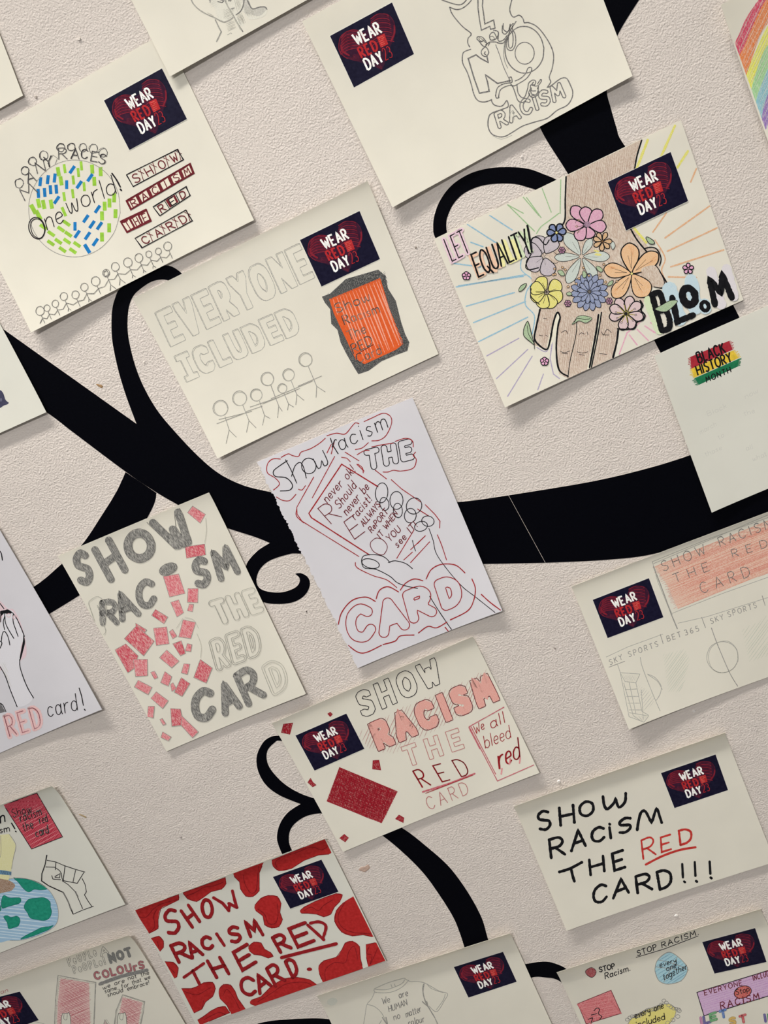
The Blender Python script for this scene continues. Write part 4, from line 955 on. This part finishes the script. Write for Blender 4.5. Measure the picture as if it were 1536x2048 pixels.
c.text('SHOW',(545,465),(962,280),(-40,-110),BK,4,'bubble',14,gap=.6,jit=.02,sq=True)
HR = pencil('red_hatch',(176,110,104),.3,.6); c.hatch(_f([520,560,760,430,1220,230,1300,330,1100,450,700,670,560,640]),-1.15,19,3,HR,.4,20)
c.text('RACISM',(632,640),(1262,372),(-44,-112),RD,4,'bubble',21,fillm=pencil('red_letter_fill',(208,130,120),.2,.7),gap=.58,jit=.01,sq=True)
c.text('THE',(790,738),(1080,640),(-30,-88),pencil('red_outline',(176,96,92),.2,.6),4,'bubble',12,gap=.8,sq=True)
for j in (0,3): c.text('RED',(862+j,862),(1130,790),(-52,-88),RP,6,gap=.85)
c.line([(865,888),(1010,842),(1150,788)],10,pencil('red_line',(176,60,80),.25,.55),True); c.line([(880,896),(1140,796)],4,RP,False)
c.text('CARD',(902,988),(1122,895),(-26,-66),pencil('thin_red',(170,88,88),.3,.55),4.5,gap=.5)
c.lines([(1120,530,1325,415),(1120,530,1275,828),(1130,530,1265,790),(1275,828,1475,740)],5,MATS['red_line']); c.lines([(1120,535,1180,650)],9,MATS['red_line'])
c.text('We',(1155,575),(1205,540),(-12,-48),RP,4); c.text('all',(1242,542),(1318,505),(-12,-60),RP,4.5); c.text('bleed',(1210,650),(1350,590),(-12,-70),RP,4); 
for j in (0,4): c.text('red',(1285+j,760),(1400,700),(-12,-110),RP,7)
for x, y in ((1300,790),(1345,735),(1400,730)): c.line([(x,y-30),(x-4,y)],8,pencil('drip',(206,110,120),.3,.6))
c.sticker([(591,1471),(692.6,1427),(728.7,1497.3),(629,1541)])

# --- bold marker
c = Card('drawing in bold black marker with RED underlined in red and three exclamation marks', [(1027,1613),(1450,1465.4),(1550,1724),(1133,1862)], cream, 1.2, dict(curl=6,top=1,bl=3,left=1,br=1,tl=1)); CARDS.append(c)
c.use(2.92,1010,1450); c.on('lettering'); W = 17
RM = ink('red_marker',(186,52,46))
def M(t_, a, b, up, m=BM, w=W, **k): c.text(t_, a, b, up, m, w, wob=.14, **k)
M('S',(205,622),(272,598),(-22,-105)); M('H',(325,585),(405,568),(-8,-100)); M('O',(440,540),(520,520),(-8,-82)); 
c.lines([(572,418,580,470,600,490,640,450,645,430,665,480,700,450,705,400)],W,BM,True,wob=.12)
M('R',(270,775),(350,755),(-12,-105)); M('A',(388,735),(470,705),(-2,-105)); M('C',(510,690),(585,668),(-6,-80)); c.lines([(610,598,618,660)],W,BM); c.lines([(610,577,612,580)],W,BM)
M('S',(668,640),(738,612),(-6,-80)); c.lines([(772,612,780,560,795,510,820,505,850,560,860,560,885,490,905,540,915,570)],W,BM,True,wob=.12)
c.lines([(318,858,380,838,448,802),(385,835,395,880,405,912)],W,BM,True,wob=.1); M('H',(500,875),(580,852),(-8,-88)); M('E',(640,850),(700,830),(-14,-98))
M('C',(520,1050),(600,1018),(-6,-98)); M('A',(632,1012),(722,978),(0,-95)); M('R',(775,980),(858,958),(-12,-95)); M('D',(905,960),(980,935),(-18,-100))
for x, y, h in ((1035,890,78),(1108,880,80),(1195,868,70)): c.line([(x,y-h),(x+4,y)],14,BM,False,wob=.1)
for x, y in ((1048,916),(1118,913),(1203,893)): c.line([(x-2,y-2),(x+3,y+2)],15,BM,False)
M('R',(808,782),(880,755),(-12,-108),RM,11); M('E',(915,742),(970,725),(-6,-85),RM,11); M('D',(1025,700),(1095,680),(-10,-82),RM,13)
c.line([(822,815),(920,765),(1020,730),(1112,714)],13,RM,True,wob=.08)
c.sticker([(1322,1546),(1431,1509),(1456,1580),(1349,1616)])

# --- red blobs
c = Card('drawing patterned with glossy red blobs around red marker lettering', [(269,1820),(650,1677),(772,1922),(394,2053)], cool, 1.0, dict(curl=4,top=1,br=2,right=1)); CARDS.append(c)
c.use(2.793,250,1660); c.on('red_blobs')
RB_ = ink('red_paint',(166,36,36)); RL = ink('red_blob_outline',(116,20,26))
BL_ = [(52,448,52,448,300,360,300,360,300,390,250,415,200,440,185,500,185,550,135,578,135,578),(325,350,325,350,560,265,560,265,565,300,540,330,480,345,440,375,400,400,350,385,325,355),(605,240,605,240,775,180,775,180,750,240,750,300,750,340,715,372,675,370,645,330,640,290,610,260),(820,168,820,168,1115,50,1115,50,1155,110,1140,135,1080,140,1000,170,930,215,860,228,825,200),(725,420,760,380,800,365,850,370,872,410,865,460,880,500,860,540,820,548,780,530,770,480,730,450),(978,450,1000,430,1060,400,1120,375,1180,355,1215,362,1200,400,1170,430,1150,470,1110,485,1070,470,1020,465,985,465),(1280,368,1280,368,1396,600,1396,600,1330,585,1270,592,1210,570,1170,510,1180,450,1220,405),(145,605,145,605,190,592,215,620,215,655,195,678,195,678),(222,735,222,735,270,738,298,770,290,820,275,828,275,828),(690,650,720,625,760,630,780,665,815,685,828,705,800,715,760,700,720,695,695,675),(315,885,315,885,370,885,400,875,440,852,490,850,505,885,490,930,450,960,430,1000,385,1022,385,1022),(525,890,550,862,590,865,615,900,630,940,655,975,672,1000,672,1000,595,1030,595,1030,570,980,530,940),(405,1062,405,1062,440,1040,480,1010,520,990,560,985,585,1020,585,1020,420,1090,420,1090),(705,950,760,930,820,870,890,830,960,822,1030,835,1075,865,1075,865,735,985,735,985,700,970),(1082,760,1110,730,1180,710,1210,670,1230,630,1270,620,1310,650,1315,720,1330,775,1330,775,1105,850,1105,850,1085,800),(1345,640,1345,640,1415,625,1415,625,1458,732,1458,732,1360,768,1360,768,1348,710)]
for q in BL_:
    c.on('red_blob#%d_%d' % (q[0], q[1])); q = _f(q); c.fill(q, RB_, smooth=True); c.line([tuple(p) for p in q], 3.5, RL, False)
c.on('blob_inner_lines')
for q in ([50,470,110,490,160,440,210,410,290,390],[130,575,165,540,160,480,180,440],[340,370,400,345,440,320,500,310,550,290],[660,250,670,300,700,350,730,340,740,280,745,200],[850,210,840,180,880,150,960,125,1040,95,1100,110,1145,80],[740,440,780,470,800,520,840,520,855,470,850,410],[1000,450,1040,430,1080,450,1110,420,1160,390],[1230,400,1190,480,1210,540,1270,570,1380,580],[180,620,190,660],[330,900,400,920,460,890,480,880],[430,1000,440,950],[550,920,570,890,610,940,640,1000],[440,1060,520,1020,560,1030],[740,960,820,910,900,860,1000,850,1050,870],[1120,840,1120,780,1170,740,1230,740,1250,680,1280,650,1300,720],[1365,650,1350,690,1380,700,1370,750,1420,640],[240,760,280,800]): c.line(_f(q),3,RL)
c.on('lettering'); R2 = ink('deep_red_marker',(142,26,32)); W = 17
def M2(t_, a, b, up, w=W):
    c.text(t_, (a[0]+2,a[1]+3), (b[0]+2,b[1]+3), up, RL, w+2, wob=.1); c.text(t_, a, b, up, R2, w, wob=.1)
M2('S',(245,590),(310,555),(-35,-125)); M2('H',(375,540),(415,508),(-62,-90)); M2('O',(445,498),(495,470),(-25,-95))
for q in ([495,378,545,408,580,450],[580,445,585,410],[580,410,625,432],[600,340,612,390,625,432]): c.line(_f(q),W,R2,False,wob=.1)
M2('R',(300,735),(370,712),(-45,-90)); M2('A',(375,712),(432,692),(-45,-75)); M2('C',(440,668),(495,655),(-20,-65)); c.line([(512,580),(555,645)],W,R2,False); M2('S',(595,630),(650,612),(-25,-80)); M2('M',(700,592),(768,582),(-38,-80))
c.lines([(330,822,440,745),(378,785,415,858)],W,R2); M2('H',(510,820),(578,800),(-50,-90)); M2('E',(655,780),(730,735),(-50,-98))
M2('C',(655,920),(735,915),(-15,-95)); M2('A',(752,910),(812,865),(-40,-80)); M2('R',(840,868),(890,835),(-50,-95)); M2('D',(935,820),(970,790),(-40,-85)); c.ellfill(1030,777,15,10,R2)
M2('R',(868,680),(925,655),(-45,-80)); M2('E',(965,650),(1055,615),(-50,-100)); M2('D',(1105,610),(1105,590),(-68,-85)) if 0 else None
c.line([(1020,530),(1065,570),(1110,612)],W,R2,False); c.line([(1035,520),(1080,512),(1115,525),(1122,550),(1105,605)],W,R2)
c.line([(875,712),(1000,680),(1180,635)],19,R2,True,wob=.06)
c.sticker([(546,1753.5),(642.8,1719),(677,1783),(580.5,1817)])

# --- globe and fist
c = Card('drawing of a painted globe with a raised fist at the lower left edge', [(-318,1732),(102,1572.4),(250.6,1809),(-165,1972)], cool, 1.1, dict(curl=6.5,top=1,right=2,tr=2,br=2,bottom=1)); CARDS.append(c)
c.use(4.111,0,1550); c.on('globe_drawing')
OC = pencil('ocean_blue',(140,174,200),.2,.7,rgb(170,196,214)); LG = ink('land_green',(32,136,112)); LO = ink('land_outline',(24,100,100))
globe = _f([-60,900,60,858,150,845,250,860,340,900,400,945,445,1010,475,1090,478,1180,450,1240,380,1290,280,1330,170,1358,80,1360,-60,1340])
c.fill(globe, OC, smooth=True); c.hatch(globe, .1, 26, 8, pencil('ocean_pale',(176,202,220),.3,.6))
for q in ([110,845,150,850,250,860,330,890,385,935,330,945,280,940,235,962,190,930,150,880],[10,1050,30,990,80,1010,165,1010,165,1050,110,1070,70,1080,20,1095],[205,1060,240,1020,300,1012,360,1008,410,1040,415,1090,425,1120,410,1170,370,1195,310,1190,250,1175,225,1130,200,1095],[30,1165,60,1155,90,1170,140,1160,165,1190,150,1240,110,1255,70,1262,60,1215],[170,1350,210,1320,270,1290,340,1255,410,1245,440,1235,400,1270,330,1300,250,1330],[-60,1060,-20,1050,10,1100,-30,1140]): c.fill(_f(q),LG,smooth=True); c.line(_f(q),4,LO,True,True)
c.line(globe[1:-1],4,P_)
c.fill(_f([-40,850,40,855,100,880,125,910,95,950,60,960,10,970,-40,980]),pencil('brown_hand',(140,108,84),.2,.6),smooth=True); c.hatch(_f([0,860,110,890,80,950,0,960]),.5,12,5,pencil('brown_dark',(120,84,62),.3,.6))
c.fill(_f([-40,500,20,490,75,485,130,575,110,680,95,770,70,865,20,855,-40,840]),pencil('sleeve_yellow',(208,204,150),.2,.6)); c.line(_f([75,485,130,575,110,680,95,770]),4,P_); c.line([(5,500),(8,640),(-10,700)],4,P_)
c.fill(_f([-40,775,40,785,95,795,92,825,40,820,-40,812]),ink('strap_blue',(96,130,156))); c.hatch(_f([10,785,92,798,90,822,10,815]),1.2,14,7,BK)
c.on('fist_drawing')
c.lines([(385,660,370,740,345,810,342,870,400,910,520,965,560,1040,600,1140)],9,BK,False); c.lines([(385,700,460,715,530,745,620,775,700,798),(460,715,455,780),(375,755,450,758,490,785,505,810,510,850,520,868,635,890,690,800),(535,745,520,865),(622,780,600,880),(425,825,435,855,500,860),(450,835,495,810,490,845,450,840),(510,868,560,900,610,950,625,965),(620,960,650,1030,680,1100),(675,850,700,900,710,960,695,985,720,1030,755,1080),(600,1145,680,1110,770,1078)],6,BK,False)
c.lines([(520,965,560,1040,585,1110),(620,960,640,1000)],11,PD,True)
c.on('red_card_drawing'); q = _f([30,245,303,148,515,508,260,608])
c.fill(q, pencil('card_red',(184,62,78),.15,.7,rgb(200,110,120),.9,.3)); c.hatch(q,-.9,13,6,ink('card_red_dark',(162,44,62)),.5); c.hatch(q,-.5,30,4,pencil('card_pink',(210,120,130),.3,.6)); c.line(q,6,BK,False,True)
for t_, a, b in (('Show',(105,350),(262,300)),('racism',(170,385),(345,325)),('the',(195,465),(275,430)),('red',(330,400),(395,380)),('card',(300,508),(405,470))):
    for j in (0,4): c.text(t_,(a[0]+j,a[1]),(b[0],b[1]+j),(-16,-66),BK if j else PD,6,jit=.05)
c.on('lettering'); c.text('n',(5,395),(42,380),(-10,-90),BM,11); c.text('sm',(0,478),(80,460),(-6,-50),BK,7); c.line([(95,395),(122,440)],10,BK,False); c.line([(128,462),(133,466)],11,BK,False); c.line([(-40,265),(30,245),(150,205)],6,BK,False)

# --- people not colours
c = Card('drawing lettered People Not Colours above red shaded cards, at the bottom left', [(-170,2025),(256,1871),(421,2134),(0,2290)], cream, 1.1, dict(curl=6.5,top=1,right=2,tr=3)); CARDS.append(c)
c.use(4.955,0,1860); c.on('cards_drawing')
for q, g in ([575,450,950,520,925,1120,880,1190,530,1190,550,700],[(600,480),(880,520),(900,1150),(558,1150),(575,700)]),([1215,640,1435,710,1420,820,1350,1140,1110,1140,1150,800],[(1215,665),(1410,720),(1335,1120),(1130,1120)]),([985,1110,1040,890,1080,960,1060,1110],[(1000,1095),(1040,905),(1070,965),(1050,1095)]):
    q = _f(q); c.fill(g, pencil('crimson_wash',(206,160,158),.2,.75)); c.hatch(g,-.38,14,6,pencil('crimson_pencil',(168,58,78),.25,.6),.5,20); c.hatch(g,.7,26,4,MATS['crimson_pencil'],.5)
    c.line(q,8,P_,False,True,wob=.3); c.line([((x-800)*.95+800 if x < 1000 else (x-1290)*.93+1290,(y-800)*.95+800) for x, y in q],4,PL,False,True)
for x in (655,1210):
    c.fill(_f([x-52,1190,x-45,860,x-20,830,x+15,825,x+40,850,x+60,1190]),pencil('nail_paper',(206,204,190),.2,.5),smooth=True); c.line(_f([x-52,1190,x-45,860,x-20,830,x+15,825,x+40,850,x+60,1190]),6,PD); c.line(_f([x-20,835,x-22,880,x+5,890,x+12,830]),4,PD)
c.line([(240,950),(340,910),(440,930)],4,PL)
c.on('lettering')
c.text('PeOPLe',(690,350),(955,250),(-24,-74),PD,3.4,'bubble',7.5,gap=.85,jit=.03); c.text('A',(1005,255),(1070,225),(-16,-66),PD,4,'bubble',9); c.text('PeOPLe!',(738,425),(1045,335),(-20,-62),PD,3.4,'bubble',7.5,gap=.8,jit=.03)
c.text('NOT',(1100,320),(1305,250),(-24,-72),pencil('graphite_bold',(96,96,96),.15,.6),3,'fat',15,gap=.5); c.text('COLOUrS',(950,490),(1430,375),(-20,-66),PD,4,'bubble',10,fillm=pencil('colours_red',(150,52,68),.2,.6),gap=.42,jit=.03)
c.line([(990,535),(1200,460),(1455,398)],34,MATS['graphite_bold'],True)
for t_, a, b in (('we are',(1020,590),(1235,515)),('not the',(1270,495),(1480,440)),('same, for',(1040,625),(1280,555)),('that we',(1310,540),(1490,480)),('should',(1070,665),(1220,610)),('embrace!',(1265,600),(1480,535))): c.text(t_,a,b,(-8,-40),BK,5,jit=.04)
c.text('an',(10,632),(80,612),(-6,-40),MATS['thin_red'],5)
c.sticker([(-73,2011.5),(39.5,1983),(77.5,2040),(-40,2082)])

# --- t-shirt
c = Card('pencil drawing of a t-shirt reading We are human, at the bottom edge', [(633,1992),(1019,1867),(1136,2120),(752,2236)], cream, 1.1, dict(curl=7,top=1,tl=1.5,right=1)); CARDS.append(c)
c.use(3.491,620,1880); c.on('shirt_drawing')
c.lines([(450,340,540,300,650,268,665,272,700,290,740,290,800,300,900,355,960,375,940,420,885,500,830,460),(450,340,455,365,560,365,640,330,690,280),(455,345,540,345,640,305,660,275),(450,365,430,410,398,450,385,520,370,610,350,660,400,690,450,640,500,560),(535,590,560,760,600,900),(870,540,930,700,960,830),(600,900,780,880,960,830),(400,450,450,465,500,510,540,590),(800,300,785,330,795,400,815,455,860,520,900,600),(815,305,850,340,930,368),(945,375,930,420,880,490),(565,310,575,335),(590,305,595,325)],5,PL,True)
c.lines([(795,310,790,370,812,440,870,540),(505,540,540,590,530,540),(785,430,820,460,815,430)],8,P_,True)
c.on('lettering')
for t_, a, b, h in (('We',(508,450),(560,432),46),('are',(625,405),(685,388),46),('HUMAN',(552,502),(680,455),42),('no',(588,560),(630,545),46),('matter',(672,540),(778,500),46),('colour',(690,600),(800,570),46)): c.text(t_,a,b,(-8,-h),PD,4.5,jit=.03)
c.ellfill(155,430,36,26,pencil('blu_smudge',(186,188,176),.3,.75),-.3)
c.sticker([(907.7,1934),(1006,1903.6),(1033.3,1963.3),(937,1995)])

# --- stop racism
c = Card('drawing headed Stop Racism with coloured boxes and a blue ball, at the lower right', [(1113,1945),(1521,1818),(1630,2058),(1230,2200)], cream, 1.2, dict(curl=6.5,top=1,tl=1.5,left=1)); CARDS.append(c)
c.use(3.523,1100,1820); c.on('red_blot_drawing')
c.fill(_f([250,430,290,405,322,425,320,455,295,475,262,458]),pencil('stop_red',(158,36,54),.15,.6),smooth=True); c.line(_f([250,430,290,405,322,425,320,455,295,475,262,458]),4,BK,True,True)
c.on('blue_ball_drawing'); q = _f([740,410,760,350,830,298,890,320,960,390,965,440,920,500,830,522,770,500,745,450]); c.fill(q,pencil('ball_blue',(134,186,202),.15,.7),smooth=True); c.hatch(q,-.6,22,7,pencil('ball_blue_dark',(96,150,176),.25,.6),.5); c.line(q,5,P_,True,True)
c.lines([(745,400,900,420),(760,350,880,380,980,425),(800,510,900,325)],4,P_,True)
c.on('red_box_drawing'); q = _f([195,660,430,565,502,728,255,803]); c.fill(q,pencil('box_red',(198,78,92),.15,.7)); c.hatch(q,-.2,13,6,pencil('box_red_dark',(184,52,70),.25,.6)); c.line(q,4.5,RD,False,True); c.lines([(430,640,500,728),(195,665,290,803)],10,MATS['box_red_dark'])
c.lines([(310,710,330,690,350,700,340,730,365,750,350,770),(270,770,300,760,290,790),(290,740,330,730)],6,BK,True)
c.on('yellow_oval_drawing'); q = _f([545,815,570,770,640,720,740,680,830,660,880,690,885,730,850,790,780,840,680,880,600,890,550,860]); c.fill(q,pencil('oval_yellow',(212,200,90),.15,.65),smooth=True); c.line(q[:-1],4.5,P_)
for i in range(22):
    t = i/21; x = 545+360*t; y = 790-150*t if t < .7 else 685-80*(1-t)+ (t-.7)*140; c.ell(x,y-18-8*math.sin(t*20),14,11,4,P_,jit=.1)
for x, y in ((910,710),(900,750),(865,775),(830,795)): c.ell(x,y,15,13,4,P_)
c.on('violet_box_drawing'); q = _f([1035,580,1540,425,1700,380,1700,560,1540,605,1085,745]); c.fill(q,pencil('box_violet',(190,148,194),.15,.7)); c.hatch(q,-.3,16,7,pencil('box_violet_dark',(176,128,182),.3,.6)); c.line(q,6,BK,False,True)
c.ellfill(1358,578,62,42,pencil('oval_red',(186,62,58),.15,.6),-.3); c.ell(1358,578,62,42,5,BK,-.3)
c.on('lettering')
c.text('STOP',(617,323),(752,276),(-6,-35),BK,6,gap=.3); c.text('RACISM.',(790,265),(1047,172),(-6,-35),BK,6,gap=.3); c.line([(605,334),(800,276),(1045,182)],5,BK,False)
c.text('STOP',(350,438),(458,410),(-6,-34),BK,7); c.text('Racism.',(390,485),(565,425),(-4,-40),BK,6)
c.text('every',(775,405),(890,370),(-4,-38),BK,5); c.text('one',(822,430),(890,405),(-4,-38),BK,5); c.text('together',(800,495),(965,415),(-4,-44),BK,5)
c.text('EVERYONE',(1090,600),(1355,528),(-6,-34),RD,5.5,gap=.35); c.text('INCLUDED',(1432,498),(1590,448),(-6,-36),RD,5.5,gap=.35); c.text('RACISM',(1205,698),(1475,628),(-6,-46),RD,7,gap=.4); c.text('Stop',(1312,598),(1405,570),(-6,-36),BK,5)
c.text('every one',(600,765),(800,690),(-6,-44),BK,6); c.text('included',(610,830),(810,770),(-6,-44),BK,6)
cols = [(72,60,140),(70,150,90),(64,110,180),(184,110,160),(200,160,60),(190,60,70)]
for i, (ch, x, y) in enumerate((('L',1090,800),('E',1135,780),('T',1205,760),('I',1050,810),('S',1270,812),('T',1345,795),('I',1500,790),('N',1545,785))):
    m = pencil('letter_col%d' % (i%6), cols[i%6], .15,.6); c.text(ch,(x,y),(x+38,y-12),(-8,-46),m,3,'bubble',8,fillm=m)
c.sticker([(1404.4,1884),(1510,1856),(1533,1923.7),(1429,1946.9)])

for c in CARDS: c.build()
